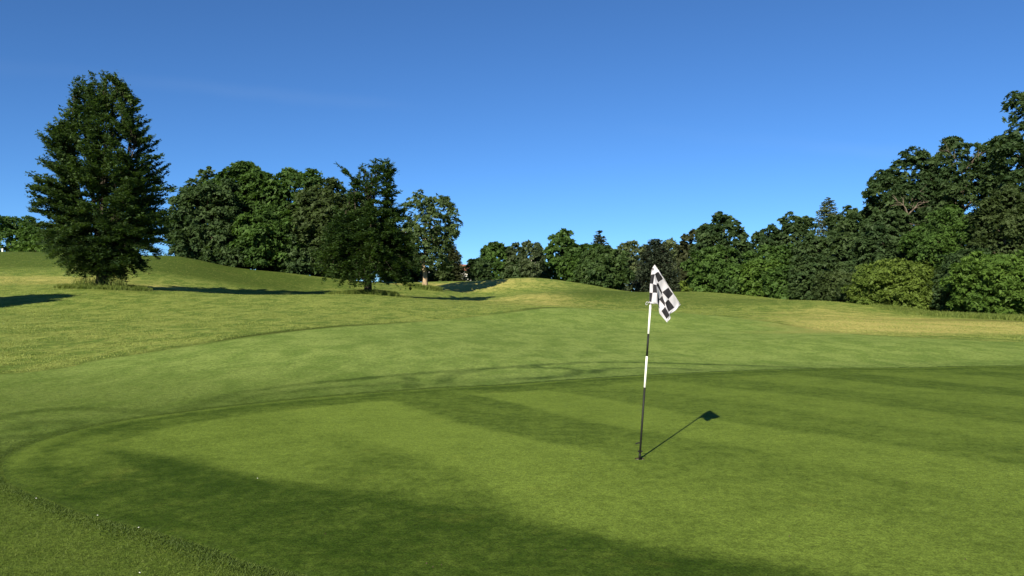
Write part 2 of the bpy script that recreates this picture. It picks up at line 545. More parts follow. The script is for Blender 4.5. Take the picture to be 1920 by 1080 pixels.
DRY_LIT = [(*P(40, 530, 56)[:2], 13, 6, 0.75), (*P(300, 530, 58)[:2], 13, 4, 0.35), (*P(800, 535, 92)[:2], 9, 7, 0.9), (*P(700, 540, 74)[:2], 12, 4, 0.55), (*P(1000, 560, 72)[:2], 7, 9, 0.85), (*P(1010, 530, 94)[:2], 12, 7, 0.5),  # dry grass; last two of this row paint the mound's sunlit face
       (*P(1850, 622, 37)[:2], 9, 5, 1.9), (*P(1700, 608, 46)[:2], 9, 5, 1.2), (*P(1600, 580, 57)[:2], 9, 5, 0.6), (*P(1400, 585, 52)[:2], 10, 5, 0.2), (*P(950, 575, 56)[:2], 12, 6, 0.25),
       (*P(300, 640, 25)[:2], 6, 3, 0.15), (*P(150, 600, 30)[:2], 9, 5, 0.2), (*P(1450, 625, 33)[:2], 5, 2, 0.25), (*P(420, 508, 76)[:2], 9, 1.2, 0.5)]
LUSH_SHADED = [(*P(40, 485, 75)[:2], 18, 8.0, 1.5), (*P(330, 490, 78)[:2], 12, 7, 1.5), (*P(180, 485, 76)[:2], 12, 7, 1.2), (*P(450, 512, 71)[:2], 16, 4.0, 0.5), (*P(190, 543, 49)[:2], 3.2, 1.6, 0.8), (*P(690, 551, 61.5)[:2], 4, 1.6, 0.8),
        (*P(1200, 560, 80)[:2], 8, 13, 0.75), (*P(1110, 550, 80)[:2], 4, 8, 0.5), (*P(1400, 572, 66)[:2], 7, 6, 0.5), (*P(1900, 604, 47)[:2], 9, 1.8, 0.8), (*P(600, 525, 80)[:2], 8, 5, 0.35)]  # first two of this row paint shade into the mound's right hollow

# ground: one sheet to the horizon, finer towards the place the picture is about
ang = np.concatenate([np.radians(np.arange(-60, 60, 0.4)), np.radians(np.arange(60, 300, 4.0))])
rr = [0.4]
while rr[-1] < 9000:
    r = rr[-1]
    rr.append(r * (1.06 if r < 2.5 else 1.014 if r < 175 else 1.16))
rr = np.array(rr)
X = (rr[:, None] * np.sin(ang)[None]).ravel()
Y = (rr[:, None] * np.cos(ang)[None]).ravel()
Z = terrain(X, Y)
near = np.hypot(X, Y) < 120
dF = np.full(len(X), 50.0)
dF[near] = sdf(X[near], Y[near], FAIR)
Zg = Z - 0.16 * smooth(-dF, 0.15, 1.2)
F = grid_faces(len(rr), len(ang), True)
X = np.append(X, 0); Y = np.append(Y, 0); Zg = np.append(Zg, -0.16); dF = np.append(dF, -9)
c0 = len(X) - 1
j = np.arange(len(ang))
cap = np.stack([j, np.full(len(ang), c0), (j + 1) % len(ang)], -1)
line_on = np.clip(0.55 + 0.45 * np.sin(X * 0.6) , 0, 1) * np.where(X > 9, 0.25, 1.0) * np.where(X < -9, 0.5, 1)
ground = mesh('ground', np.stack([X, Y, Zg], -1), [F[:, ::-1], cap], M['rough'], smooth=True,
              attrs={'dry_lit': blobs(X, Y, DRY_LIT), 'lush_shaded': np.clip(blobs(X, Y, LUSH_SHADED), 0, 1), 'line': np.abs(dF), 'line_on': line_on})
tag(ground, kind='structure')

# fairway: annulus between the green and the rough
TH = np.linspace(0, 2 * np.pi, 760, endpoint=False)
rg = ray_radius(GREEN, HOLE, TH)
rf = ray_radius(FAIR, HOLE, TH)
s = np.linspace(0, 1, 84) ** 1.6
R = (rg - 0.7)[None] + s[:, None] * (rf - rg + 0.7)[None]
X = (HOLE[0] + R * np.cos(TH)[None]).ravel(); Y = (HOLE[1] + R * np.sin(TH)[None]).ravel()
dg = sdf(X, Y, GREEN)
dff = sdf(X, Y, FAIR)
Zf = terrain(X, Y) + 0.012 - 0.06 * smooth(-dg, 0.03, 0.5) - 0.016 * smooth(dff, -0.12, 0.0)
TRK = [[(352, 772), (360, 762), (400, 750), (500, 731), (650, 717), (800, 705), (950, 694), (1110, 682), (1210, 680), (1360, 683), (1510, 688)],
       [(440, 752), (480, 743), (600, 730), (700, 724), (760, 719), (772, 727)],
       [(830, 720), (850, 707), (930, 696), (1040, 693), (1082, 697), (1060, 706), (960, 713)], [(1110, 700), (1150, 692), (1250, 690), (1305, 693)],
       [(-30, 790), (0, 782), (100, 767), (200, 767), (325, 775)], [(40, 800), (70, 790), (130, 790), (150, 797)], [(760, 711), (772, 722)],
       [(-40, 840), (0, 822), (80, 812), (180, 800)]]
trk = np.full(len(X), 9.0)
for t in TRK:
    trk = np.minimum(trk, seg_dist(X, Y, spline([G(*q, 0.03) for q in t], 6, False), False))
fair = mesh('fairway', np.stack([X, Y, Zf], -1), grid_faces(84, 760, True), M['fairway'], smooth=True,
            attrs={'dry_lit': blobs(X, Y, DRY_LIT) * 0.8, 'edge': dg, 'track': trk, 'near': np.maximum(0.9 * smooth(-Y, -10.5, -7.0), 0.55 * smooth(-Y, -20, -12)) * smooth(-X, -1.5, 2.0), 'rim': dff, 'line_on': 0.75 * np.clip(0.55 + 0.45 * np.sin(X * 0.6), 0, 1) * np.where(X > 9, 0.15, 1.0) * np.where(X < -9, 0.3, 1) * (Y > 12)})
tag(fair, kind='structure')

# putting green, cut round the hole
TH = np.linspace(0, 2 * np.pi, 460, endpoint=False)
rg = ray_radius(GREEN, HOLE, TH)
s = np.concatenate([[0], np.linspace(0.0045, 1, 104)])
R = 0.054 + s[:, None] * (rg - 0.054)[None]
X = (HOLE[0] + R * np.cos(TH)[None]).ravel(); Y = (HOLE[1] + R * np.sin(TH)[None]).ravel()
dg = sdf(X, Y, GREEN)
q = 0.83 * X + 0.56 * Y + 0.10 * np.sin(Y * 1.3)            # across the diagonal mowing stripes
st = np.full(len(X), 0.6)
for lo, hi, v in ((-9, 1.9, 0.62), (1.9, 3.8, 0.72), (3.8, 5.6, 0.86), (5.6, 7.2, 0.45), (7.2, 8.8, 0.78), (8.8, 10.4, 0.52), (10.4, 12.0, 0.68), (12.0, 13.6, 0.48), (13.6, 15.2, 0.62),
                  (15.2, 16.8, 0.40), (16.8, 18.6, 0.60), (18.6, 20.2, 0.40), (20.2, 40, 0.55)):
    w = smooth(q, lo - 0.16, lo + 0.16) * (1 - smooth(q, hi - 0.16, hi + 0.16))
    st = st * (1 - w) + v * w
L1 = 0.523 * X + 0.852 * Y + 0.06 * np.sin(X * 2.1)
near_right = (1 - smooth(L1, 7.2, 9.6)) * smooth(X, -0.2, 1.4)          # the pass mown round the near side
st = st * (1 - 0.85 * near_right) + 0.70 * 0.85 * near_right
mid = (1 - smooth(L1, 6.6, 7.6)) * (1 - smooth(q, 3.5, 4.1)) * smooth(X, -2.6, -1.3)
st = st * (1 - mid) + 0.48 * mid
below = (1 - smooth(L1, 5.02, 5.40)) * (1 - smooth(X, 1.4, 3.6))
st = st * (1 - below) + 0.14 * below
ring = smooth(-dg, 0.95, 1.2)
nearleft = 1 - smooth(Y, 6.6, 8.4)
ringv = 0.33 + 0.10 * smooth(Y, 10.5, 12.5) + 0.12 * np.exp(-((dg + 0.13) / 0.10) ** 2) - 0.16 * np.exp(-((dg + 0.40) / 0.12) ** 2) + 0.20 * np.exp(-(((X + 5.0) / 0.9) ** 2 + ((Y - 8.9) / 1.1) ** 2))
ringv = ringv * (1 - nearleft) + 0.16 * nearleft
ring = np.maximum(ring, smooth(X, 1.0, 3.0) * (1 - smooth(Y, 9, 12)))
st = st * ring + ringv * (1 - ring)
Zc = terrain(X, Y) + 0.016 - 0.012 * smooth(dg, -0.06, 0.0)
pg = mesh('putting_green', np.stack([X, Y, Zc], -1), grid_faces(105, 460, True), M['green'], smooth=True, attrs={'stripe': st, 'edge': dg})
tag(pg, kind='structure')

# ---------------------------------------------------------------- flagstick in the hole
HZ = tz(*HOLE) + 0.016
cup_t = np.linspace(0, 2 * np.pi, 24, endpoint=False)
cv, cf = [], []
for r, z in ((0.0535, -0.012), (0.0535, -0.12), (0.012, -0.12)):
    cv += [(r * math.cos(a), r * math.sin(a), z) for a in cup_t]
cup = empty('hole_cup', (HOLE[0], HOLE[1], HZ))
tag(cup, 'small round cup sunk in the green at the foot of the flagstick', 'golf hole')
mesh('liner', cv, grid_faces(3, 24, True), M['cup'], cup)
rv = []
for r, z in ((0.0545, 0.0), (0.0545, -0.02), (0.0540, -0.02), (0.0540, 0.0)):
    rv += [(r * math.cos(a), r * math.sin(a), z) for a in cup_t]
mesh('soil_rim', rv, grid_faces(4, 24, True), M['soil'], cup)

base = np.array([HOLE[0], HOLE[1], HZ - 0.11])
top = np.array(P(1224.5, 503, HOLE[1] - 0.01))
axis = top - np.array([HOLE[0], HOLE[1], HZ])
Lp = np.linalg.norm(axis); axis /= Lp
fs = empty('flagstick', (HOLE[0], HOLE[1], HZ))
tag(fs, 'black and white banded flagstick with a chequered flag standing in the hole', 'golf flag')
org = np.array([HOLE[0], HOLE[1], HZ])


def local(p): return np.asarray(p, float) - org


def on_pole(py):
    """distance up the stick of the photograph row"""
    t = (863.3 - py) / (863.3 - 503.0)
    return t * Lp


bands = [(-0.11, on_pole(728.5), 'black_paint', 0.0112), (on_pole(728.5), on_pole(669.6), 'white_paint', 0.0114), (on_pole(669.6), on_pole(627), 'black_paint', 0.0112),
         (on_pole(627), on_pole(572), 'white_paint', 0.0114), (on_pole(572), Lp, 'black_paint', 0.0095)]
for a, b, mk, r in bands:
    v, f = tubes([([axis * a, axis * (a + 0.001), axis * (b - 0.001), axis * b], [r * 0.8, r, r, r * 0.8])], 12)
    mesh('pole_band', v, f, M[mk], fs, True)
# ferrule, collar knobs and the bent peg near the foot
v, f = tubes([([axis * 0.0, axis * 0.003, axis * 0.055, axis * 0.06], [0.009, 0.0135, 0.0135, 0.010])], 12)
mesh('ferrule', v, f, M['black_paint'], fs, True)
h = on_pole(849.5)
side = np.array([1.0, 0.05, -0.05])
for sx in (-1, 1):
    c = axis * h
    v, f = tubes([([c + side * sx * 0.007, c + side * sx * 0.012, c + side * sx * 0.022 + np.array([0, 0, 0.004]), c + side * sx * 0.026 + np.array([0, 0, 0.006])], [0.007, 0.011, 0.010, 0.004])], 8)
    mesh('collar_knob', v, f, M['black_paint'], fs, True)
c = axis * on_pole(833.5)
v, f = tubes([([c, c + np.array([-0.02, 0, 0.002]), c + np.array([-0.04, 0, -0.003]), c + np.array([-0.052, 0, -0.006]), c + np.array([-0.056, 0, -0.010])], [0.007, 0.0075, 0.0075, 0.008, 0.004])], 8)
mesh('lifting_peg', v, f, M['black_paint'], fs, True)

# the chequered flag: cloth laid out as a grid of knots, folded once as it hangs
KN = [[(188, 92), (254, 186), (331, 312), (415, 441), (482, 544), (573, 692), (592, 716)],
      [(150, 150), (240, 202), (316, 317), (400, 450), (470, 550), (558, 702), (577, 731)],
      [(130, 250), (188, 245), (241, 370), (305, 522), (400, 632), (495, 760), (516, 800)],
      [(115, 388), (165, 395), (216, 418), (302, 573), (350, 690), (405, 830), (424, 868)],
      [(108, 530), (155, 532), (223, 537), (260, 635), (349, 748), (415, 880), (434, 930)],
      [(105, 665), (136, 678), (234, 690), (253, 735), (290, 815), (375, 940), (386, 984)],
      [(104, 692), (138, 700), (245, 712), (248, 745), (262, 850), (366, 978), (380, 995)]]
DEP = [[0.000, -0.010, 0.010, 0.03, 0.05, 0.09, 0.10],
       [0.000, -0.012, 0.010, 0.035, 0.055, 0.09, 0.10],
       [-0.012, -0.016, 0.000, 0.045, 0.05, 0.075, 0.08],
       [-0.013, -0.018, -0.020, 0.060, 0.035, 0.055, 0.06],
       [-0.013, -0.018, -0.030, 0.055, 0.030, 0.040, 0.045],
       [-0.013, -0.018, -0.034, 0.050, 0.045, 0.035, 0.035],
       [-0.013, -0.018, -0.035, 0.050, 0.048, 0.035, 0.035]]
kn = np.zeros((7, 7, 3))
for i in range(7):
    for j in range(7):
        zx, zy = KN[i][j]
        kn[i, j] = local(P(1205 + zx / 8.311, 485 + zy / 8.311, HOLE[1] - 0.012 + DEP[i][j]))
SUBD = 6
N = 6 * SUBD + 1


def cat(kn, ax, n):
    k = np.moveaxis(kn, ax, 0); m = len(k); out = []
    ext = np.concatenate([(2 * k[0] - k[1])[None], k, (2 * k[-1] - k[-2])[None]])
    for i in range(m - 1):
        a, b, c, d = ext[i], ext[i + 1], ext[i + 2], ext[i + 3]
        for t in np.linspace(0, 1, n, endpoint=False):
            cr = 0.5 * (2 * b + (c - a) * t + (2 * a - 5 * b + 4 * c - d) * t * t + (3 * b - a - 3 * c + d) * t ** 3)
            out.append(0.55 * cr + 0.45 * (b * (1 - t) + c * t))
    out.append(k[-1])
    return np.moveaxis(np.array(out), 0, ax)


cl = cat(cat(kn, 0, SUBD), 1, SUBD)
uu, vv = np.meshgrid(np.arange(N) / SUBD, np.arange(N) / SUBD)
cl[..., 1] += (0.007 * np.sin(uu * 2.3 + vv * 1.7) + 0.004 * np.sin(uu * 5.1 - vv * 3.3)) * np.clip(uu, 0, 1)
ff = grid_faces(N, N, False)
mi = []
for i in range(N - 1):
    for j in range(N - 1):
        r, c = i // SUBD, j // SUBD           # knot cells: row 0 and 5 are the hems, column 5 the fly hem
        blk = 0
        if 1 <= r <= 4 and c <= 4:
            blk = (r - 1 + c) % 2
        mi.append(blk)
front = cl.reshape(-1, 3)
flag = mesh('flag', front, ff, [M['flag_white'], M['flag_black']], fs, True, midx=mi)
sol = flag.modifiers.new('cloth', 'SOLIDIFY'); sol.thickness = 0.0016; sol.offset = 0
# the sleeve closes round the back of the stick
sv = []
for i in range(N):
    pL, pR = cl[i, 0], cl[i, 4]
    for t in np.linspace(0, 1, 7):
        p = pL * (1 - t) + pR * t
        sv.append(p + np.array([0, 0.030 * math.sin(math.pi * t) ** 0.6 + 0.001, 0]))
mesh('flag_sleeve', sv, grid_faces(N, 7, False), M['flag_white'], fs, True)
# tie cord with a loop
cc = local(P(1214.5, 566, HOLE[1] - 0.02))
lp = [cc + np.array([-0.010 * math.sin(a) - 0.009 * (1 - math.cos(a)), -0.004, -0.016 * (1 - math.cos(a)) + 0.006 * math.sin(a)]) for a in np.linspace(0, 2 * math.pi, 15)]
nk = [cc + np.array([0.016 + 0.014 * math.sin(a), -0.002 - 0.014 * math.cos(a), -0.004 + 0.004 * math.sin(a)]) for a in np.linspace(0, 2 * math.pi, 13)]
tl = [cc + np.array([0.02, -0.014, 0]), cc + np.array([0.032, -0.016, -0.025]), cc + np.array([0.034, -0.014, -0.06])]
v, f = tubes([(lp, [0.0028] * 15), (nk, [0.003] * 13), (tl, [0.0028] * 3)], 6)
mesh('tie_cord', v, f, M['flag_white'], fs, True)

# ---------------------------------------------------------------- trees
def leaf_quads(pos, nrm, along, size, width=0.70, tri=False):
    """one kite-shaped leaf per row"""
    nrm = norm(nrm)
    along = norm(along - nrm * (along * nrm).sum(-1, keepdims=True))
    side = np.cross(nrm, along)
    L = size[:, None]; w = L * width * 0.5
    n = len(pos)
    if tri:
        b = pos - along * L * 0.45
        V = np.stack([b - side * w, b + side * w, pos + along * L * 0.55], 1)
        return V.reshape(-1, 3), np.arange(n * 3).reshape(n, 3)
    V = np.stack([pos - along * L * 0.5, pos - side * w + along * L * 0.05 + nrm * L * 0.06, pos + along * L * 0.5, pos + side * w + along * L * 0.05 + nrm * L * 0.06], 1)
    n = len(pos)
    return V.reshape(-1, 3), np.arange(n * 4).reshape(n, 4)


class Prof:
    """crown outline: heights (0..H) against left and right reach from the trunk line, metres"""
    def __init__(self, rows):
        r = sorted(rows)
        self.z = np.array([a[0] for a in r]); self.l = np.array([a[1] for a in r]); self.r = np.array([a[2] for a in r])

    def at(self, z, phi):
        L = np.interp(z, self.z, self.l); R = np.interp(z, self.z, self.r)
        c = (R - L) / 2; h = np.maximum((R + L) / 2, 0.02)
        return c, h


def egg(H, base, L, R, blunt=0.55, low=0.38, rng=None):
    """rounded outline of total height H with the foliage starting at base"""
    rows = []
    for t in np.linspace(0, 1, 9):
        if t < low: w = 0.62 + 0.38 * math.sin(t / low * math.pi / 2)
        else: w = max(0.0, 1 - ((t - low) / (1 - low)) ** 2.6) ** blunt
        j1, j2 = (rng.uniform(0.86, 1.1), rng.uniform(0.86, 1.1)) if rng is not None else (1, 1)
        rows.append((base + t * (H - base), max(L * w * j1, 0.03), max(R * w * j2, 0.03)))
    return Prof(rows)


def clump_crown(rng, prof, n_clump, n_spray, n_leaf, size, clump=0.30, flat=0.7, inner=0.25, depth=0.95, droop=0.25, tri=True, fill=0.6, lobes=24):
    n_clump = int(n_clump * 1.7); n_spray = int(n_spray * 0.85)
    if tri: n_leaf = int(n_leaf * 1.35); size = size * 0.84
    z0, z1 = prof.z[0], prof.z[-1]
    zs = np.linspace(z0, z1, 200)
    _, hh = prof.at(zs, 0)
    cdf = np.cumsum(hh ** 1.1 + 0.12 * hh.max()); cdf /= cdf[-1]
    rmax = hh.max(); Hc = z1 - z0
    # the crown is a handful of big boughs, each a lobe that carries smaller clumps
    nl = lobes
    lz = z0 + Hc * (np.arange(nl) + rng.random(nl)) / nl
    lz = np.interp(np.interp(lz, [z0, z1], [0.02, 0.97]), cdf, zs)
    lp = np.arange(nl) * 2.399 + rng.random(nl) * 1.2 + rng.random() * 6
    rl = rmax * rng.uniform(0.28, 0.46, nl) * np.interp((lz - z0) / Hc, [0, 0.6, 1], [1.0, 1.0, 0.85])
    lc, lh = prof.at(lz, lp)
    lz = np.minimum(lz, z1 - rl * 0.80); lz = np.maximum(lz, z0 + rl * 0.45)
    lr = np.maximum(lh - rl * 0.8, 0.0) * rng.uniform(0.8, 1.05, nl)
    LC = np.stack([lc + lr * np.cos(lp), lr * np.sin(lp) * depth, lz], -1)
    ti = int(np.argmax(lz)); LC[ti, 2] = z1 - rl[ti] * 0.9
    axis_c = np.stack([lc, np.zeros(nl), np.clip(lz, z0 + 0.3 * Hc, z0 + 0.55 * Hc)], -1)
    lo = norm(LC - axis_c + 1e-3)
    li = rng.choice(nl, n_clump, p=rl ** 2 / (rl ** 2).sum())
    dd = rng.normal(size=(n_clump, 3)) * 0.8 + lo[li] * 0.75 + np.array([0, 0, 0.15])
    out = norm(dd)
    rc = clump * 0.62 * rmax * rng.uniform(0.5, 1.35, n_clump)
    C = LC[li] + out * (rl[li] * rng.uniform(0.72, 1.0, n_clump))[:, None] * np.array([1, 1, 0.85])
    C[:, 2] = np.maximum(C[:, 2], z0 + 0.15)
    # sprays over the upper outer shell of each clump
    d = norm(rng.normal(size=(n_clump, n_spray, 3)) + out[:, None] * 0.8 + np.array([0, 0, 0.55]))
    sp = C[:, None] + d * rc[:, None, None] * np.array([1, 1, flat]) * rng.uniform(0.65, 1.05, (n_clump, n_spray, 1))
    sn = norm(d * 0.55 + np.array([0, 0, 0.8]) + rng.normal(size=d.shape) * 0.3)
    rs = rc[:, None] * rng.uniform(0.30, 0.58, (n_clump, n_spray))
    hue = np.repeat(0.35 * rng.random(n_clump), n_spray) + 0.35 * rng.random(n_clump * n_spray)
    sp = sp.reshape(-1, 3); sn = sn.reshape(-1, 3); rs = rs.ravel()
    # finer sprays over an uneven shell between the clumps
    m = int(len(sp) * fill)
    k1, k2 = rng.uniform(0, 6.28, 2)
    fi = rng.choice(nl, m, p=rl ** 2 / (rl ** 2).sum())
    fo = norm(rng.normal(size=(m, 3)) * 0.9 + lo[fi] * 0.6 + np.array([0, 0, 0.1]))
    wob = np.sin(fo[:, 0] * 5 + fi) + np.sin(fo[:, 1] * 6 + fi * 2.1) + np.sin(fo[:, 2] * 7 + fi * 1.3)
    fs_ = LC[fi] + fo * (rl[fi] * (0.84 + 0.05 * wob) * rng.uniform(0.8, 1.04, m))[:, None] * np.array([1, 1, 0.88])
    fs_[:, 2] = np.maximum(fs_[:, 2], z0 + 0.1)
    e = rng.random(m) < 0.45                    # and over the whole outline, so that the boughs close up
    ez = np.interp(rng.random(m), cdf, zs); ep = rng.random(m) * 2 * np.pi
    ec, eh = prof.at(ez, ep)
    er = eh * (0.80 + 0.07 * np.sin(ep * 3 + ez * 4.5 / rmax + k1) + 0.05 * np.sin(ep * 7 - ez * 8 / rmax + k2)) * rng.uniform(0.85, 1.03, m)
    fs_[e] = np.stack([ec + er * np.cos(ep), er * np.sin(ep) * depth, np.minimum(ez, z1 - 0.06 * Hc)], -1)[e]
    fo[e] = norm(np.stack([np.cos(ep), np.sin(ep), 1.4 * np.clip((ez - z0) / Hc - 0.25, -0.2, 1)], -1))[e]
    sp = np.concatenate([sp, fs_]); sn = np.concatenate([sn, norm(fo * 0.5 + np.array([0, 0, 0.7]) + rng.normal(size=(m, 3)) * 0.35)])
    rs = np.concatenate([rs, clump * hh.max() * rng.uniform(0.16, 0.34, m)])
    hue = np.concatenate([hue, np.clip(0.35 + 0.1 * wob, 0, 0.7) * 0.6 + 0.3 * rng.random(m)])
    # leaves spread over each spray
    K = len(sp)
    a = rng.random((K, n_leaf)) * 2 * np.pi
    q = np.sqrt(rng.random(a.shape)) * rs[:, None]
    t1 = norm(np.cross(sn, norm(rng.normal(size=sn.shape))))
    t2 = np.cross(sn, t1)
    rad_dir = np.cos(a)[..., None] * t1[:, None] + np.sin(a)[..., None] * t2[:, None]
    pos = sp[:, None] + rad_dir * q[..., None] + rng.normal(size=(*a.shape, 3)) * rs[:, None, None] * 0.16
    pos[..., 2] -= droop * q ** 2 / (rs[:, None] + 1e-6)
    nr = sn[:, None] + rng.normal(size=pos.shape) * 0.42
    al = rad_dir + rng.normal(size=pos.shape) * 0.4
    al[..., 2] -= droop
    vs = np.clip(hue[:, None] + 0.3 * rng.random(a.shape), 0, 1)
    sz = size * np.clip(np.exp(rng.normal(size=a.shape) * 0.38), 0.4, 1.9)
    V, F = leaf_quads(pos.reshape(-1, 3), nr.reshape(-1, 3), al.reshape(-1, 3), sz.ravel(), tri=tri)
    return V, F, np.repeat(vs.ravel(), 3 if tri else 4), C, rc


def trunk_paths(rng, H, fork, r0, tips, lean=(0, 0), max_limbs=22, wob=0.25, lr=0.32):
    """trunk from the ground to the fork and on towards the top, limbs out to the clumps"""
    zt = np.linspace(-0.25, H * 0.72, 9)
    line = np.stack([lean[0] * (np.clip(zt, 0, None) / H) ** 1.5 + rng.normal(size=9) * 0.012 * H * (zt > fork), lean[1] * (np.clip(zt, 0, None) / H) ** 1.5 + rng.normal(size=9) * 0.012 * H * (zt > fork), zt], -1)
    rt = r0 * np.clip(1 - 0.85 * np.clip(zt, 0, None) / (H * 0.72), 0.10, 1)
    rt[0] = r0 * 1.45; rt[1] = min(r0 * 1.08, rt[1] * 1.05)
    paths = [(line, rt)]
    idx = rng.permutation(len(tips))[:max_limbs]
    for i in idx:
        t = tips[i]
        zs = min(max(fork + rng.uniform(0, 0.25) * H, t[2] - 0.55 * np.hypot(t[0], t[1]) - 0.08 * H), H * 0.8)
        zs = max(zs, fork)
        s0 = np.array([np.interp(zs, zt, line[:, 0]), np.interp(zs, zt, line[:, 1]), zs])
        u = np.linspace(0, 1, 6)[:, None]
        mid = (s0 + t) / 2 + np.array([0, 0, 0.10]) * np.linalg.norm(t - s0) + rng.normal(size=3) * wob * 0.3
        p = s0 * (1 - u) ** 2 + 2 * mid * u * (1 - u) + t * u ** 2
        rb = r0 * lr * (1 - 0.5 * zs / H)
        paths.append((p, rb * np.linspace(1, 0.15, 6)))
    return paths


TREE_N = [0]


def trunk_parts(o, main, limbs, bark):
    v, f = tubes(main, 8)
    mesh('trunk', v, f, M[bark], o, True)
    if limbs:
        v, f = tubes(limbs, 3)
        tag(mesh('branchwork', v, f, M[bark], o, True), kind='stuff')


def tree(name, label, cat, px, d, top_py, l_px, r_px, leaf, group=None, base_t=0.12, n=(90, 14, 8), size=None, clump=0.30, prof=None, bark='bark', r0=None, lean=(0, 0), depth=0.95,
         blunt=0.55, low=0.38, flat=0.7, limbs=16, droop=0.25, inner=0.25, sink=0.0, dead=None, seed=None, fill=0.85, lobes=24):
    TREE_N[0] += 1
    rng = np.random.default_rng(seed if seed is not None else 100 + TREE_N[0])
    x, y, _ = P(px, 500, d)
    z = tz(x, y) - sink
    H = P(px, top_py, d)[2] - z
    mpp = d / FPX
    L, R = (px - l_px) * mpp, (r_px - px) * mpp
    pf = prof or egg(H, base_t * H, L, R, blunt, low, rng)
    if d > 80: n = (int(n[0] * 0.78), n[1], n[2])
    sz = size or d / 773.0 * 3.05
    V, F, vy, C, rc = clump_crown(rng, pf, *n, sz, clump, flat, inner, depth, droop, True, fill, lobes)
    o = empty(name, (x, y, z))
    tag(o, label, cat, group)
    mesh('crown', V, F, M[leaf], o, False, {'vary': vy})
    if limbs >= 0:
        tp = trunk_paths(rng, H, max(base_t * H * 1.2, 0.12 * H), r0 or 0.028 * H, C, lean, limbs)
        trunk_parts(o, tp[:1], tp[1:], bark)
    return o


def needle_tree(name, label, cat, px, d, top_py, l_px, r_px, leaf, group=None, tiers=26, base_t=0.05, per=14, size=None, sweep=-0.1, n_leaf=10, power=0.85, sink=0.0):
    """conifer: whorls of branches round a straight stem, each a flat spray of needles"""
    TREE_N[0] += 1
    rng = np.random.default_rng(100 + TREE_N[0])
    x, y, _ = P(px, 500, d); z = tz(x, y) - sink
    H = P(px, top_py, d)[2] - z
    mpp = d / FPX; W = (r_px - l_px) / 2 * mpp
    sz = size or d / 773.0 * 2.4
    pos, nr, al, vy, br = [], [], [], [], []
    for i in range(tiers):
        t = base_t + (1 - base_t) * (i / tiers) ** 0.9
        R = W * (1 - (t - base_t) / (1 - base_t)) ** power + 0.05 * W
        m = max(5, int(per * (R / W) ** 0.6))
        for k in range(m):
            ph = rng.random() * 2 * np.pi
            ln = R * rng.uniform(0.75, 1.12)
            dr = np.array([math.cos(ph), math.sin(ph), 0])
            z0 = t * H + rng.uniform(-0.5, 0.5) * H / tiers
            br.append(([np.array([0, 0, z0]), np.array([0, 0, z0]) + dr * ln * 0.95 + np.array([0, 0, sweep * ln])], [0.03, 0.008]))
            c = max(6, int(n_leaf * 3 * (0.3 + ln / W)))
            u = rng.uniform(0.15, 1.0, c)
            sd_ = rng.normal(size=c) * 0.16 * ln * (1.15 - u)
            p = dr[None] * (u * ln)[:, None] + np.cross(dr, [0, 0, 1])[None] * sd_[:, None]
            p[:, 2] = z0 + sweep * ln * u + 0.12 * ln * u ** 2 + rng.normal(size=c) * 0.04 * ln
            pos.append(p); nr.append(np.array([0, 0, 1.0]) + rng.normal(size=(c, 3)) * 0.45)
            al.append(dr[None] + rng.normal(size=(c, 3)) * 0.35); vy.append(np.clip(rng.random() * 0.6 + rng.random(c) * 0.4, 0, 1))
    pos, nr, al, vy = map(np.concatenate, (pos, nr, al, vy))
    V, F = leaf_quads(pos, nr, al, sz * rng.uniform(0.7, 1.3, len(pos)), 0.5)
    o = empty(name, (x, y, z)); tag(o, label, cat, group)
    mesh('crown', V, F, M[leaf], o, False, {'vary': np.repeat(vy, 4)})
    trunk_parts(o, [([(0, 0, -0.2), (0, 0, H * 0.5), (0, 0, H * 0.985)], [0.02 * H, 0.012 * H, 0.01])], br[::3], 'bark')
    return o


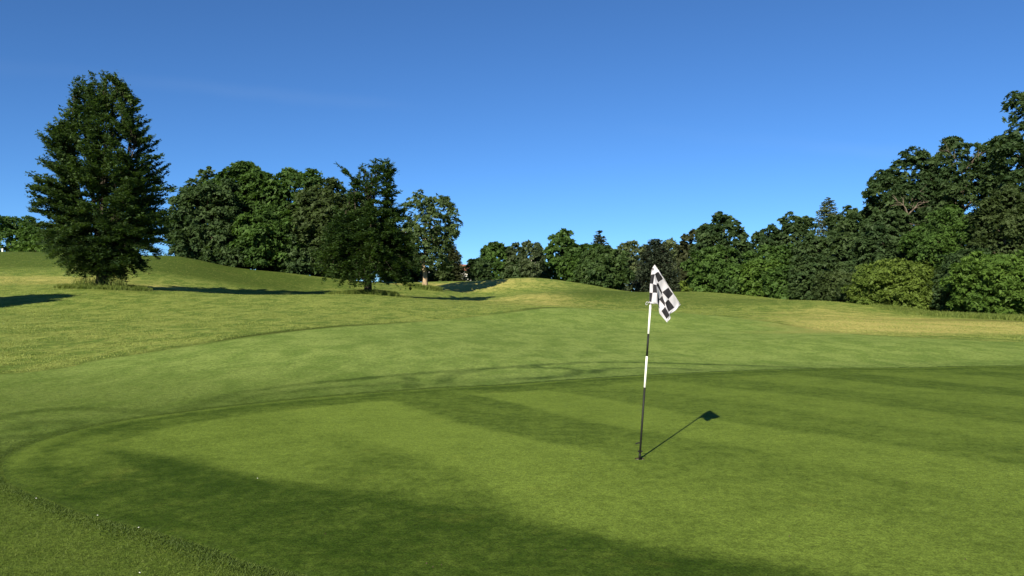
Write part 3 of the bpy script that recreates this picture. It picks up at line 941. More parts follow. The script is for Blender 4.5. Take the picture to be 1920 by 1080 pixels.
def spray_tree(name, label, cat, px, d, base_py, rows, leaf, leaders, n_br, asc, seed, twigs=20, leaf_n=14, size=0.13, r0=0.3, depth=0.95, fork=1.0, twig_len=0.75, curl=0.15, group=None, extra=(), drop=0.0, noise=(0.80, 1.02), core=0.3, thin=(1.0, 1.0)):
    """tree whose crown is built of long leafy boughs: each bough carries alternate twigs lying in a flat spray"""
    rng = np.random.default_rng(seed)
    x, y, _ = P(px, 500, d); z = tz(x, y)
    mpp = d / FPX
    zb = P(px, base_py, d)[2]
    off = zb - z
    pf = Prof([(((base_py - py) * mpp + off), max((px - l) * mpp, -0.2 * 0 + (px - l) * mpp), (r - px) * mpp) for py, l, r in rows])
    H = pf.z[-1]
    zs = np.linspace(pf.z[0], H, 200)
    _, hh = pf.at(zs, 0)
    cdf = np.cumsum(hh + 0.28 * hh.max()); cdf /= cdf[-1]
    ld = []
    for (tx, ty, th, zf) in leaders:           # tip offset in x, y, height, fork height
        u = np.linspace(0, 1, 10)
        pz = zf + (th - zf) * u
        ld.append(np.stack([tx * u ** 0.8 + 0.06 * np.sin(u * 9 + tx), ty * u ** 0.8 + 0.06 * np.cos(u * 7 + tx), pz], -1))
    paths = [([(0, 0, -0.3), (0, 0, 0.15), (0.02, 0, fork * 0.6), (0, 0.02, max(l[0][2] for l in ld) + 0.3)], [r0 * 1.5, r0 * 1.1, r0 * 0.95, r0 * 0.8])]
    for l in ld:
        paths.append((l, r0 * 0.55 * np.linspace(1, 0.08, 10)))
    POS, NR, AL, VY = [], [], [], []

    def bough(s0, tgt, r, start, tw, tl, cu):
        ln = np.linalg.norm(tgt - s0)
        mid = (s0 + tgt) / 2 + np.array([0, 0, cu * ln]) + rng.normal(size=3) * 0.06 * ln
        u = np.linspace(0, 1, 8)[:, None]
        path = s0 * (1 - u) ** 2 + 2 * mid * u * (1 - u) + tgt * u ** 2
        paths.append((path, r * np.linspace(1, 0.12, 8)))
        hue = rng.random()
        us = np.sort(rng.uniform(start, 1.0, tw)); us[-1] = 1.0
        for k, uk in enumerate(us):
            p0 = s0 * (1 - uk) ** 2 + 2 * mid * uk * (1 - uk) + tgt * uk ** 2
            tan = norm(2 * (1 - uk) * (mid - s0) + 2 * uk * (tgt - mid))
            lat = norm(np.cross(tan, [0, 0, 1.0])) * (1 if k % 2 else -1)
            mixv = 0.0 if k == tw - 1 else rng.uniform(0.5, 1.1)
            dr = norm(tan + lat * mixv + rng.normal(size=3) * 0.18 + np.array([0, 0, 0.10 - drop]))
            l2 = tl * rng.uniform(0.6, 1.25) * (1.1 - 0.45 * uk)
            c = leaf_n
            w = np.linspace(0.08, 1, c) + rng.normal(size=c) * 0.02
            sgn = np.where(np.arange(c) % 2, 1, -1)
            sdv = norm(np.cross(dr, [0, 0, 1.0]))
            pos = p0 + dr * (w * l2)[:, None] + sdv * (sgn * size * 0.42)[:, None] + rng.normal(size=(c, 3)) * size * 0.3
            pos[:, 2] -= drop * 0.35 * l2 * w ** 2
            POS.append(pos)
            NR.append(np.array([0, 0, 1.0]) - dr * 0.25 + rng.normal(size=(c, 3)) * 0.34)
            AL.append(dr * 0.8 + sdv * sgn[:, None] * 0.8 + rng.normal(size=(c, 3)) * 0.2)
            VY.append(np.clip(0.4 * hue + 0.3 * rng.random() + 0.3 * rng.random(c), 0, 1))

    for i in range(n_br):
        zt = np.interp(rng.random(), cdf, zs)
        ph = rng.random() * 2 * np.pi
        c, h = pf.at(zt, ph)
        k = rng.uniform(*noise) if rng.random() > core else rng.uniform(0.35, 0.75)
        tgt = np.array([c + h * k * math.cos(ph), h * k * depth * math.sin(ph), zt])
        best = min(ld, key=lambda l: np.min(np.linalg.norm(l[:, :2] - tgt[:2], axis=1) + 0.6 * np.maximum(0, l[:, 2] - zt)))
        t = np.clip((zt - pf.z[0]) / (H - pf.z[0]), 0, 1)
        ang_ = math.radians(np.interp(t, [a[0] for a in asc], [a[1] for a in asc]) + rng.normal() * 7)
        hd = np.hypot(*(tgt[:2] - np.array([np.interp(zt, best[:, 2], best[:, 0]), np.interp(zt, best[:, 2], best[:, 1])])))
        z0 = np.clip(zt - hd * math.tan(ang_), best[0, 2], best[-1, 2] * 0.97)
        s0 = np.array([np.interp(z0, best[:, 2], best[:, 0]), np.interp(z0, best[:, 2], best[:, 1]), z0])
        bough(s0, tgt, 0.03 + 0.008 * hd, 0.25, max(4, int((1 if t < thin[0] else thin[1]) * twigs * (0.35 + 0.65 * min(1, hd / 3.5)))), twig_len * (0.55 + 0.45 * min(1, hd / 3)), -0.12 * (1 if ang_ > 0 else -1) + curl)
    for (sx, sy, sz_, ex, ey, ez, tw, tl) in extra:
        bough(np.array([sx, sy, sz_]), np.array([ex, ey, ez]), 0.05, 0.3, tw, tl, 0.12)
    POS, NR, AL, VY = map(np.concatenate, (POS, NR, AL, VY))
    V, F = leaf_quads(POS, NR, AL, size * rng.uniform(0.7, 1.3, len(POS)), 0.75, True)
    o = empty(name, (x, y, z)); tag(o, label, cat, group)
    mesh('crown', V, F, M[leaf], o, False, {'vary': np.repeat(VY, 3)})
    trunk_parts(o, paths[:1], paths[1:], 'bark_dark')
    return o


# --- the three trees standing free on the grass
spray_tree('hornbeam_tree', 'tall dark feathery conical tree standing alone on the grass at left', 'tree', 192, 50, 540,
           [(140, 188, 216), (150, 140, 226), (178, 138, 250), (232, 118, 272), (242, 96, 276), (300, 86, 304), (340, 72, 316), (382, 60, 320), (430, 70, 318), (458, 82, 308), (482, 94, 294), (504, 120, 266), (520, 154, 238)],
           'hornbeam', [(-1.5, 0.2, 13.3, 1.0), (0.7, -0.2, 13.6, 1.2), (1.9, 0.4, 12.2, 1.1), (-0.4, 0.9, 11.5, 0.9), (0.2, -1.0, 11.0, 1.0), (-2.0, -0.3, 9.6, 0.9), (2.4, -0.5, 9.4, 0.9)],
           700, [(0, -32), (0.12, -8), (0.3, 14), (0.6, 34), (1, 52)], 11, twigs=24, leaf_n=15, size=0.175, r0=0.42, fork=0.8, twig_len=0.8, noise=(0.70, 1.0), thin=(0.75, 0.85), core=0.4)

spray_tree('beech_tree', 'dark spreading tree with a thin ragged top and drooping skirt on a slim trunk', 'tree', 690, 62, 549,
           [(303, 712, 736), (318, 668, 743), (350, 660, 746), (380, 645, 748), (410, 615, 762), (440, 600, 776), (470, 592, 786), (500, 596, 784), (520, 606, 778), (532, 628, 765)],
           'beech', [(0.6, 0.1, 10.3, 1.8), (1.8, 0.3, 9.4, 1.9), (-1.2, -0.2, 8.6, 1.7), (0.1, -0.9, 8.0, 1.8), (0.2, 1.0, 7.6, 1.8), (-2.0, 0.4, 6.5, 1.6)],
           500, [(0, -38), (0.2, -15), (0.4, 8), (0.7, 28), (1, 45)], 23, twigs=22, leaf_n=14, size=0.21, r0=0.30, fork=1.3, twig_len=0.9, drop=0.28,
           extra=[(-0.2, 0, 8.0, -2.45, 0.1, 10.35, 20, 0.40), (0, 0, 7.8, -1.9, -0.3, 9.7, 18, 0.5), (-0.3, 0, 7.0, -2.3, 0.2, 8.6, 10, 0.4), (0.6, 0, 8.6, -0.7, 0.2, 10.1, 10, 0.4)], noise=(0.68, 1.02), thin=(0.62, 0.42))

tree('ash_tree', 'airy grey green ash tree with pale sunlit trunk beside the mound', 'tree', 797, 85, 360, 742, 858, 'ash', None, base_t=0.21, n=(150, 14, 9), size=0.25, clump=0.25, bark='bark_light', r0=0.30,
     limbs=26, inner=0.2, seed=5, fill=0.35, low=0.5, blunt=0.6)

# a tree left of the picture whose shadow reaches in
spray_tree('roadside_beech', 'broad tree outside the left edge that throws the shadow across the grass', 'tree', -240, 35.5, 570,
           [(345, -255, -225), (380, -305, -180), (430, -340, -145), (490, -340, -140), (530, -315, -165), (545, -280, -200)], 'beech',
           [(0.3, 0, 4.6, 0.9), (-0.8, 0.5, 4.2, 0.9), (0.8, -0.5, 4.0, 0.9)], 300, [(0, -25), (0.3, 8), (1, 45)], 31, twigs=18, leaf_n=11, size=0.22, r0=0.2, fork=0.7)

# --- the dense wood behind them on the left
LW = 'trees of the dense round wood on the left'
tree('sycamore_tree', 'leftmost tree of the round wood, sloping down to the grassy bank', 'tree', 386, 88, 340, 316, 476, 'oak', LW, 0.03, (150, 16, 9), None, 0.24, low=0.3)
tree('sycamore_tree', 'tallest rounded crown of the dense wood, light green at its top', 'tree', 455, 92, 308, 366, 540, 'maple', LW, 0.04, (190, 16, 9), None, 0.22, low=0.35)
tree('sycamore_tree', 'dark domed crown in the middle of the dense wood', 'tree', 536, 93, 316, 446, 630, 'maple', LW, 0.05, (190, 16, 9), None, 0.22, low=0.38)
tree('sycamore_tree', 'olive brown rounded crown just left of the dark spreading tree', 'tree', 602, 90, 340, 536, 676, 'olive', LW, 0.07, (120, 15, 9), None, 0.25, low=0.38)
tree('sycamore_tree', 'dark crown mostly hidden behind the spreading tree', 'tree', 652, 96, 362, 586, 726, 'oak', LW, 0.04, (110, 14, 8), None, 0.26)
tree('sycamore_tree', 'lower bright leaved front tree under the domed crown of the wood', 'tree', 490, 87.5, 400, 430, 566, 'maple', LW, 0.10, (110, 15, 9), None, 0.28)
tree('young_ash', 'pale wispy treetop poking out left of the tallest rounded crown', 'tree', 392, 95, 314, 366, 420, 'ash', LW, 0.60, (22, 9, 8), None, 0.34, limbs=8)
tree('ivy_shrub', 'low leafy shrub at the foot of the wood beside the bank', 'shrub', 420, 86, 468, 372, 478, 'oak', None, 0.0, (50, 12, 8), None, 0.34, limbs=4)
tree('hawthorn_shrub', 'dark shrub in deep shade under the middle of the wood', 'shrub', 560, 90, 445, 490, 640, 'oak', None, 0.0, (90, 12, 8), None, 0.30, limbs=4)
tree('far_tree', 'mid green tree on the skyline at the far left edge', 'tree', 22, 140, 404, -50, 86, 'maple', None, 0.0, (130, 14, 8), None, 0.27)
tree('far_tree', 'lower tree on the bank just behind the tall feathery tree', 'tree', 100, 132, 424, 40, 160, 'maple', None, 0.0, (110, 14, 8), None, 0.27)
tree('hedge_shrub', 'light green bushes low on the bank left of the tall feathery tree', 'shrub', 66, 108, 452, 30, 112, 'bright', None, 0.0, (34, 10, 8), None, 0.36, limbs=3)

# --- trees beyond the mound in the middle
MW = 'trees beyond the mound'
needle_tree('cypress_tree', 'rusty brown dense conical conifer beside the airy ash', 'tree', 847, 118, 458, 812, 880, 'brown', MW, 30, 0.0, 22, n_leaf=9, power=0.6)
tree('bramble_shrub', 'low olive bush between the ash trunk and the brown conifer', 'shrub', 822, 116, 503, 800, 850, 'olive', None, 0.0, (30, 10, 8), None, 0.4, limbs=3)
tree('hedge_shrub', 'low dark hedge bush right of the brown conifer below the houses', 'shrub', 896, 122, 486, 874, 924, 'oak', None, 0.0, (36, 10, 8), None, 0.38, limbs=3)
tree('hedge_shrub', 'dark bushes low behind the trunks of the spreading tree and the ash', 'shrub', 756, 113, 474, 706, 806, 'oak', None, 0.0, (60, 12, 8), None, 0.3, limbs=3)
tree('hedge_shrub', 'low dark bushes under the two birches on the mound crest', 'shrub', 984, 128, 494, 938, 1034, 'oak', None, 0.0, (50, 12, 8), None, 0.32, limbs=3)
tree('field_maple', 'bushy green tree with an open top at the left end of the mound crest', 'tree', 930, 132, 456, 888, 966, 'maple', MW, 0.0, (80, 13, 8), None, 0.27)
tree('birch_tree', 'grey green birch left of the white stemmed birch', 'tree', 966, 130, 455, 944, 996, 'birch', MW, 0.05, (50, 12, 8), None, 0.3, bark='bark_white', droop=0.6, limbs=8)
tree('birch_tree', 'pale drooping birch with a thin white stem on the mound crest', 'tree', 997, 121, 454, 974, 1022, 'birch', MW, 0.26, (44, 12, 8), None, 0.3, bark='bark_white', r0=0.16, droop=0.6, limbs=10)
tree('lime_tree', 'green tree with a pointed top standing above its neighbours beyond the mound', 'tree', 1056, 130, 430, 1008, 1092, 'maple', MW, 0.0, (95, 13, 8), None, 0.26, blunt=1.1)
tree('lime_tree', 'rounded dark green tree between the pointed tree and the spruce', 'tree', 1102, 128, 455, 1060, 1146, 'maple', MW, 0.0, (80, 13, 8), None, 0.28)
needle_tree('spruce_tree', 'dark spruce with a ragged narrow top behind the round dark tree', 'tree', 1124, 138, 430, 1076, 1172, 'spruce', MW, 30, 0.1, 22, n_leaf=11, power=0.8)
tree('round_hornbeam', 'dark dome shaped tree at the right end of the mound crest', 'tree', 1132, 104, 462, 1082, 1180, 'beech', MW, 0.0, (130, 15, 8), None, 0.22, low=0.3, blunt=0.6)
tree('willow_tree', 'pale grey green willow in the gap between the two dark trees', 'tree', 1180, 165, 456, 1138, 1232, 'pale', MW, 0.0, (70, 12, 8), None, 0.3)
tree('willow_tree', 'pale grey green willow right of the dark conical tree', 'tree', 1266, 165, 452, 1224, 1312, 'pale', MW, 0.0, (70, 12, 8), None, 0.3)
needle_tree('yew_tree', 'dark bluish conical tree directly behind the chequered flag', 'tree', 1229, 112, 448, 1178, 1280, 'spruce', MW, 34, 0.0, 24, n_leaf=11, power=0.55, sweep=0.05)
tree('hawthorn_shrub', 'pale low bush in the gap at the end of the mown grass', 'shrub', 1300, 104, 520, 1280, 1326, 'yellow', None, 0.0, (26, 10, 8), None, 0.4, limbs=3)

# --- the long wood on the right
RW = 'trees of the long wood on the right'
tree('poplar_tree', 'narrow dark brownish tree at the left end of the long wood', 'tree', 1294, 122, 434, 1268, 1322, 'brown', RW, 0.0, (60, 12, 8), None, 0.34)
tree('oak_tree', 'domed dark oak rising at the left end of the long wood', 'tree', 1362, 103, 399, 1304, 1416, 'oak', RW, 0.0, (150, 15, 8), None, 0.22)
tree('field_maple', 'low dark green tree at the foot of the domed oak', 'tree', 1336, 98, 458, 1290, 1386, 'maple', RW, 0.0, (90, 13, 8), None, 0.27)
tree('oak_tree', 'dark tree in the dip of the skyline right of the domed oak', 'tree', 1434, 106, 424, 1392, 1480, 'oak', RW, 0.0, (110, 14, 8), None, 0.25)
tree('oak_tree', 'mid wood oak with an olive cast left of the pale spruce', 'tree', 1494, 104, 399, 1444, 1542, 'oak', RW, 0.0, (130, 14, 8), None, 0.24)
needle_tree('spruce_tree', 'pale yellow green spruce tip standing above the long wood', 'tree', 1555, 108, 369, 1478, 1632, 'spruce_pale', RW, 40, 0.1, 26, n_leaf=11, power=0.8)
tree('oak_tree', 'dark spreading oak just right of the pale spruce', 'tree', 1584, 96, 391, 1536, 1636, 'oak', RW, 0.0, (130, 14, 8), None, 0.25)
tree('field_maple', 'green rounded tree half way down the wood in front of the mid wood oak', 'tree', 1450, 92, 458, 1398, 1506, 'maple', RW, 0.0, (100, 14, 8), None, 0.26)
tree('field_maple', 'darker rounded tree below the pale spruce', 'tree', 1530, 88, 440, 1478, 1588, 'oak', RW, 0.0, (110, 14, 8), None, 0.25)
tree('oak_tree', 'dark leaning tree at the left shoulder of the great oak', 'tree', 1616, 80, 392, 1548, 1690, 'oak', RW, 0.0, (130, 15, 9), None, 0.25)
SHR = 'shrubs along the foot of the long wood'
for lab, px, d, tp, l, r, lf in (
        ('dark green shrub at the left foot of the long wood', 1376, 89, 498, 1336, 1420, 'maple'),
        ('bright green shrub under the dip in the wood skyline', 1424, 85, 488, 1384, 1466, 'bright'),
        ('dull green shrub at the crest right of the bright green shrub', 1476, 81, 500, 1434, 1520, 'maple'),
        ('taller dark shrub below the pale spruce', 1526, 77, 480, 1480, 1574, 'oak'),
        ('olive brown shrub with rusty patches on the falling bank', 1572, 70, 508, 1530, 1618, 'olive')):
    tree('hedge_shrub', lab, 'shrub', px, d, tp, l, r, lf, SHR, 0.0, (80, 12, 8), None, 0.28, limbs=4)
great = tree('great_oak', 'great dark oak with bare grey branches left of the highest crown', 'tree', 1694, 76, 288, 1616, 1784, 'oak', RW, 0.05, (190, 16, 9), None, 0.22, low=0.5, blunt=0.6)
tree('oak_tree', 'dark lower crown beneath the bare branches of the great oak', 'tree', 1660, 70, 400, 1600, 1730, 'oak', RW, 0.0, (130, 15, 9), None, 0.26)
tall = tree('twiggy_oak', 'high rounded crown with bare brown twigs at its top', 'tree', 1806, 73, 254, 1718, 1900, 'oak', RW, 0.05, (210, 16, 9), None, 0.20, low=0.55, blunt=0.5)
tree('tall_oak', 'tallest dark tree cut off by the right edge of the picture', 'tree', 1944, 60, 166, 1866, 2040, 'oak', RW, 0.04, (230, 16, 9), None, 0.20, low=0.55, blunt=0.6)
tree('maple_tree', 'bright green maple in front of the high rounded crown', 'tree', 1792, 64, 392, 1712, 1874, 'maple', RW, 0.03, (170, 15, 10), 0.21, 0.24, low=0.45)
tree('oak_tree', 'brownish olive tree at the right edge above the bright maple boughs', 'tree', 1886, 58, 346, 1824, 1968, 'olive', RW, 0.05, (150, 15, 9), 0.20, 0.25, low=0.45)
tree('maple_tree', 'bright leaved low maple over the long grass at the right edge', 'tree', 1872, 53.5, 474, 1786, 1975, 'bright', RW, 0.05, (130, 14, 11), 0.22, 0.26, flat=0.5, inner=0.1)
tree('hawthorn_shrub', 'large yellow green mounded shrub at the foot of the great oak', 'shrub', 1690, 62.5, 492, 1592, 1778, 'yellow', SHR, 0.0, (190, 16, 9), 0.18, 0.20, low=0.2, blunt=0.65, limbs=6)
tree('hawthorn_shrub', 'small olive shrub left of the large yellow green mounded shrub', 'shrub', 1610, 65, 522, 1566, 1658, 'olive', SHR, 0.0, (90, 13, 8), 0.18, 0.26, limbs=4)
tree('elder_shrub', 'dark shrub in the shade behind the low maple', 'shrub', 1812, 58, 470, 1754, 1880, 'oak', SHR, 0.0, (120, 13, 8), 0.2, 0.27, limbs=4)


def dead_branches(o, specs, seed):
    rng = np.random.default_rng(seed)
    ox, oy, oz = o.location
    for pts, r in specs:
        w = np.array([np.array(P(*p)) - np.array([ox, oy, oz]) for p in pts])
        main = spline(w, 4, False)
        paths = [(main, np.linspace(r, r * 0.2, len(main)))]
        for _ in range(9):
            i = rng.integers(2, len(main) - 1)
            dv = norm(main[min(i + 1, len(main) - 1)] - main[i - 1] + rng.normal(size=3) * 0.9 + np.array([0, -0.2, 0.2]))
            ln = rng.uniform(0.5, 1.4)
            e = main[i] + dv * ln
            paths.append(([main[i], (main[i] + e) / 2 + rng.normal(size=3) * 0.08, e], [r * 0.35, r * 0.25, r * 0.08]))
        v, f = tubes(paths, 5)
        mesh('dead_branch', v, f, M['dead'], o, True)


dead_branches(great, [([(1704, 470, 73), (1706, 430, 72), (1698, 390, 72), (1680, 376, 72)], 0.10), ([(1700, 405, 72), (1722, 385, 71.5), (1742, 378, 71.2)], 0.08),
                      ([(1706, 440, 72), (1690, 418, 71.4), (1672, 428, 71)], 0.08), ([(1704, 470, 71), (1698, 471, 70), (1692, 470, 69.5)], 0.11), ([(1700, 395, 73), (1712, 370, 72.5), (1728, 358, 72.5)], 0.05)], 3)
dead_branches(tall, [([(1805, 330, 72), (1795, 305, 71), (1785, 290, 70.5), (1775, 282, 70.5)], 0.05), ([(1805, 325, 72), (1825, 300, 71), (1840, 285, 70.5)], 0.05),
                     ([(1875, 460, 66), (1862, 440, 63.5), (1848, 428, 62)], 0.05)], 4)

# ---------------------------------------------------------------- houses beyond the trees
def house(label, px, d, eave_py, ridge_py, w, dp, roof, rz):
    x, y, _ = P(px, 500, d); z = tz(x, y) - 0.2
    he = P(px, eave_py, d)[2] - z; hr = P(px, ridge_py, d)[2] - z
    o = empty('house', (x, y, z), rz); tag(o, label, 'house', 'houses beyond the trees')
    a, b = w / 2, dp / 2
    v = [(-a, -b, 0), (a, -b, 0), (a, b, 0), (-a, b, 0), (-a, -b, he), (a, -b, he), (a, b, he), (-a, b, he), (-a, 0, hr), (a, 0, hr)]
    mesh('wall', v, [[(0, 1, 5, 4), (2, 3, 7, 6)], [(1, 2, 6, 9, 5), (3, 0, 4, 8, 7)]], M['render_white'], o)
    e, k = 0.35, 0.12
    sl = (hr - he) / b
    rv = [(-a - e, -b - e, he - e * sl + k), (a + e, -b - e, he - e * sl + k), (a + e, 0, hr + k), (-a - e, 0, hr + k), (-a - e, b + e, he - e * sl + k), (a + e, b + e, he - e * sl + k)]
    rv += [(p[0], p[1], p[2] - 0.1) for p in rv]
    rfo = mesh('roof', rv, [[(0, 1, 2, 3), (3, 2, 5, 4), (6, 9, 8, 7), (9, 10, 11, 8), (0, 6, 7, 1), (4, 5, 11, 10), (1, 7, 8, 2), (2, 8, 11, 5), (0, 3, 9, 6), (3, 4, 10, 9)]], M[roof], o)
    cz = hr + 0.9
    mesh('chimney', [(a - 1.2, -0.3, hr - 0.5), (a - 0.6, -0.3, hr - 0.5), (a - 0.6, 0.3, hr - 0.5), (a - 1.2, 0.3, hr - 0.5), (a - 1.2, -0.3, cz), (a - 0.6, -0.3, cz), (a - 0.6, 0.3, cz), (a - 1.2, 0.3, cz)],
         [[(0, 1, 5, 4), (1, 2, 6, 5), (2, 3, 7, 6), (3, 0, 4, 7), (4, 5, 6, 7)]], M[roof], rfo)
    for wx in (-a * 0.5, a * 0.5):
        for wz in ((he * 0.28, he * 0.68) if he > 4 else (he * 0.5,)):
            yy = -b - 0.03
            fo = mesh('window', [(wx - 0.6, yy, wz - 0.6), (wx + 0.6, yy, wz - 0.6), (wx + 0.6, yy, wz + 0.6), (wx - 0.6, yy, wz + 0.6), (wx - 0.6, yy + 0.06, wz - 0.6), (wx + 0.6, yy + 0.06, wz - 0.6), (wx + 0.6, yy + 0.06, wz + 0.6), (wx - 0.6, yy + 0.06, wz + 0.6)],
                      [[(0, 1, 2, 3), (1, 0, 4, 5), (2, 1, 5, 6), (3, 2, 6, 7), (0, 3, 7, 4)]], M['white_paint'], o)
            mesh('pane', [(wx - 0.5, yy - 0.01, wz - 0.5), (wx + 0.5, yy - 0.01, wz - 0.5), (wx + 0.5, yy - 0.01, wz + 0.5), (wx - 0.5, yy - 0.01, wz + 0.5)], [[(0, 1, 2, 3)]], M['pane'], fo)
    return o


house('white house with a reddish roof showing right of the brown conifer', 879, 175, 507, 497, 5.0, 4.5, 'roof_red', 0.25)
house('small pale building showing just right of the ash trunk', 807, 150, 511, 507, 1.9, 2.2, 'roof_grey', -0.1)

# white marker post on the bank at the far left
x, y, z = P(5, 470, 80)
o = empty('marker_post', (x, y, tz(x, y))); tag(o, 'tiny white marker post on top of the bank at the left edge', 'post')
v, f = tubes([([(0, 0, -0.1), (0, 0, 0.28), (0, 0, 0.34)], [0.10, 0.10, 0.09])], 8)
mesh('stake', v, f, M['white_paint'], o)
v, f = tubes([([(0, 0, 0.34), (0, 0, 0.36), (0, 0, 0.37)], [0.12, 0.12, 0.02])], 8)
mesh('cap', v, f, M['black_paint'], o)

# ---------------------------------------------------------------- grass that stands up from the turf
def blades(name, xy, hgt, wid, mat, label=None, seed=1, lean=0.5, tri=False):
    rng = np.random.default_rng(seed)
    n = len(xy)
    z = terrain(xy[:, 0], xy[:, 1]) + 0.005
    h = hgt * rng.uniform(0.5, 1.25, n); w = wid * rng.uniform(0.7, 1.3, n)
    ph = rng.random(n) * 2 * np.pi
    side = np.stack([np.cos(ph), np.sin(ph), np.zeros(n)], -1)
    ln = np.stack([rng.normal(size=n), rng.normal(size=n), np.zeros(n)], -1) * lean
    up = np.array([0, 0, 1.0])
    b = np.stack([xy[:, 0], xy[:, 1], z], -1)
    m = b + (up + ln * 0.35) * (h * 0.55)[:, None]
    t = b + (up + ln) * h[:, None]
    if tri:
        V = np.stack([b - side * w[:, None] / 2, b + side * w[:, None] / 2, t], 1).reshape(-1, 3)
        o = mesh(name, V, np.arange(n * 3).reshape(n, 3), M[mat], attrs={'vary': np.repeat(rng.random(n), 3)})
        tag(o, label, None, None, 'stuff')
        return o
    V = np.stack([b - side * w[:, None] / 2, b + side * w[:, None] / 2, m + side * w[:, None] * 0.4, t, m - side * w[:, None] * 0.4], 1).reshape(-1, 3)
    i = np.arange(n)[:, None] * 5
    Q = i + np.array([[0, 1, 2, 4]]); T = i + np.array([[4, 2, 3]])
    o = mesh(name, V, [Q, T], M[mat], attrs={'vary': np.repeat(rng.random(n), 5)})
    tag(o, label, None, None, 'stuff')
    return o


rng = np.random.default_rng(77)
# fringe at the near left corner
n = 260000
q = np.stack([rng.uniform(-7.5, 1.2, n), rng.uniform(3.0, 9.5, n)], -1)
dgr = sdf(q[:, 0], q[:, 1], GREEN)
dens = np.clip(1.15 - (q[:, 1] - 4.5) / 6.5, 0.25, 1)
keep = (dgr > 0.12) & (rng.random(n) < dens) & (np.abs(q[:, 0]) < q[:, 1] * 0.75 + 0.4)
blades('grass', q[keep], 0.022, 0.0045, 'blade', 'short fringe grass around the near left of the green', 5, 0.8, True)
# longer collar right at the edge of the green
th = rng.random(80000) * 2 * np.pi
rge = ray_radius(GREEN, HOLE, th)
rad = rge + np.abs(rng.normal(size=len(th))) * np.interp(np.sin(th), [-0.4, 0.2], [0.11, 0.05]) + 0.004
q = np.stack([HOLE[0] + rad * np.cos(th), HOLE[1] + rad * np.sin(th)], -1)
keep = (q[:, 1] > 3.2) & (np.abs(q[:, 0]) < q[:, 1] * 0.75 + 0.5) & (rng.random(len(q)) < np.clip(14.0 / q[:, 1] ** 1.2, 0, 1))
blades('collar_grass', q[keep], np.interp(q[keep, 1], [5, 8, 10], [0.027, 0.019, 0.012]), 0.007, 'blade_dark', 'dark line of longer grass round the edge of the green', 6, 0.7, True)
# coarse tufts all over the rough beyond the mown fairway, thinning with distance
n = 330000
d_ = 13 * (75 / 13) ** rng.random(n)
q = np.stack([rng.uniform(-0.72, 0.72, n) * d_, d_], -1)
keep = (sdf(q[:, 0], q[:, 1], FAIR) > 0.05) & (blobs(q[:, 0], q[:, 1], LUSH_SHADED) < 0.5)
q = q[keep]
cl = np.sin(q[:, 0] * 1.7 + np.sin(q[:, 1] * 0.9) * 2) + np.sin(q[:, 1] * 1.1 + q[:, 0] * 0.6) + rng.normal(size=len(q)) * 0.9
q = q[cl > -0.3]
blades('rough_tufts', q, 0.034, np.interp(q[:, 1], [13, 75], [0.012, 0.045]), 'blade_rough', 'short tufts standing all over the sunlit rough', 15, 0.7, True)
# long grass left uncut round the trunks and along the foot of the wood
def patch(cx, cy, rx, ry, n):
    a = rng.random(n) * 2 * np.pi; r = np.sqrt(rng.random(n))
    return np.stack([cx + rx * r * np.cos(a) + rng.normal(size=n) * 0.1, cy + ry * r * np.sin(a)], -1)


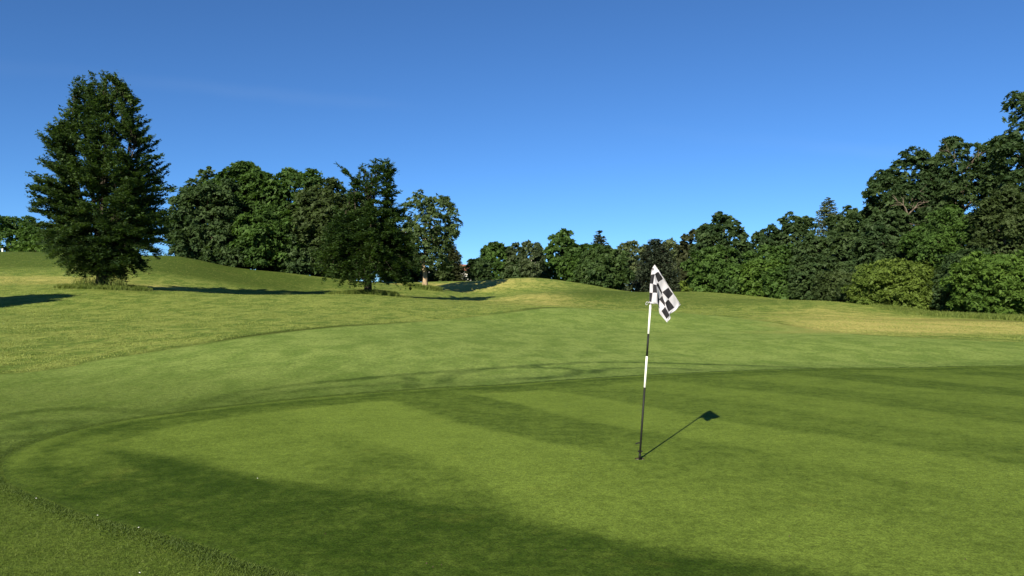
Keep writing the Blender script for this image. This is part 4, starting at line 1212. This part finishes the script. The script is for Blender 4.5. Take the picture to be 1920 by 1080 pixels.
tx, ty, _ = P(192, 500, 50)
blades('long_grass', patch(tx + 0.2, ty - 0.3, 3.0, 1.5, 7000), 0.24, 0.03, 'blade_long', 'uncut grass round the foot of the tall feathery tree', 8)
blades('weeds', patch(tx, ty - 0.3, 1.7, 0.7, 420), 0.65, 0.035, 'blade_long', 'tall weeds against the trunk of the feathery tree', 9, 0.35)
tx, ty, _ = P(690, 500, 62)
blades('long_grass', patch(tx - 0.4, ty - 0.3, 2.9, 1.3, 6000), 0.30, 0.035, 'blade_long', 'uncut grass round the foot of the spreading tree', 10)
tx, ty, _ = P(797, 500, 85)
blades('long_grass', patch(tx - 0.2, ty - 0.4, 2.0, 1.2, 4000), 0.45, 0.045, 'blade_long', 'uncut grass round the foot of the ash', 12)
ex = [P(px, 600, d)[:2] for px, d in ((1690, 57), (1720, 55), (1735, 54), (1750, 53), (1800, 51), (1860, 49.2), (1920, 48), (2000, 47))]
sp = spline(ex, 20, False)
i = rng.integers(0, len(sp), 16000)
q = sp[i] + np.stack([rng.normal(size=len(i)) * 0.4, rng.uniform(0.6, 4.0, len(i))], -1)
hh = np.interp(q[:, 0], [27, 30, 40], [0.12, 0.32, 0.5])
blades('tall_grass', q, hh, 0.035, 'blade_long', 'strip of tall grass along the foot of the wood at right', 13, 0.35)

# a few daisies and worm casts on the near turf
pts = [G(*p, 0.03) for p in ((68, 935), (183, 967), (260, 990), (262, 1075), (483, 897))]
dv, df = [], []
for (x, y) in pts:
    b = len(dv); z = tz(x, y) + 0.035
    dv.append((x, y, z + 0.003))
    for k in range(8): dv.append((x + 0.006 * math.cos(k * math.pi / 4), y + 0.006 * math.sin(k * math.pi / 4), z))
    for k in range(8): df.append((b, b + 1 + k, b + 1 + (k + 1) % 8))
o = mesh('daisies', dv, [df], M['petal']); tag(o, 'few white daisies dotted along the near edge of the green', None, None, 'stuff')
pts = [G(*p, 0.02) for p in ((455, 876), (1810, 1048), (1060, 1030), (812, 1062), (800, 1055), (828, 1058), (1320, 935), (1700, 905), (610, 1000), (1480, 1005), (1240, 800), (960, 815))]
wv, wf = [], []
for i_, (x, y) in enumerate(pts):
    r_ = 0.006 + 0.004 * (i_ * 37 % 5) / 5
    b = len(wv); z = tz(x, y) + 0.014
    for k in range(6): wv.append((x + r_ * math.cos(k * math.pi / 3 + i_), y + 1.2 * r_ * math.sin(k * math.pi / 3 + i_), z))
    wv.append((x, y, z + 0.010))
    for k in range(6): wf.append((b + k, b + (k + 1) % 6, b + 6))
o = mesh('worm_casts', wv, [wf], M['soil']); tag(o, 'tiny dark worm casts scattered on the putting green', None, None, 'stuff')
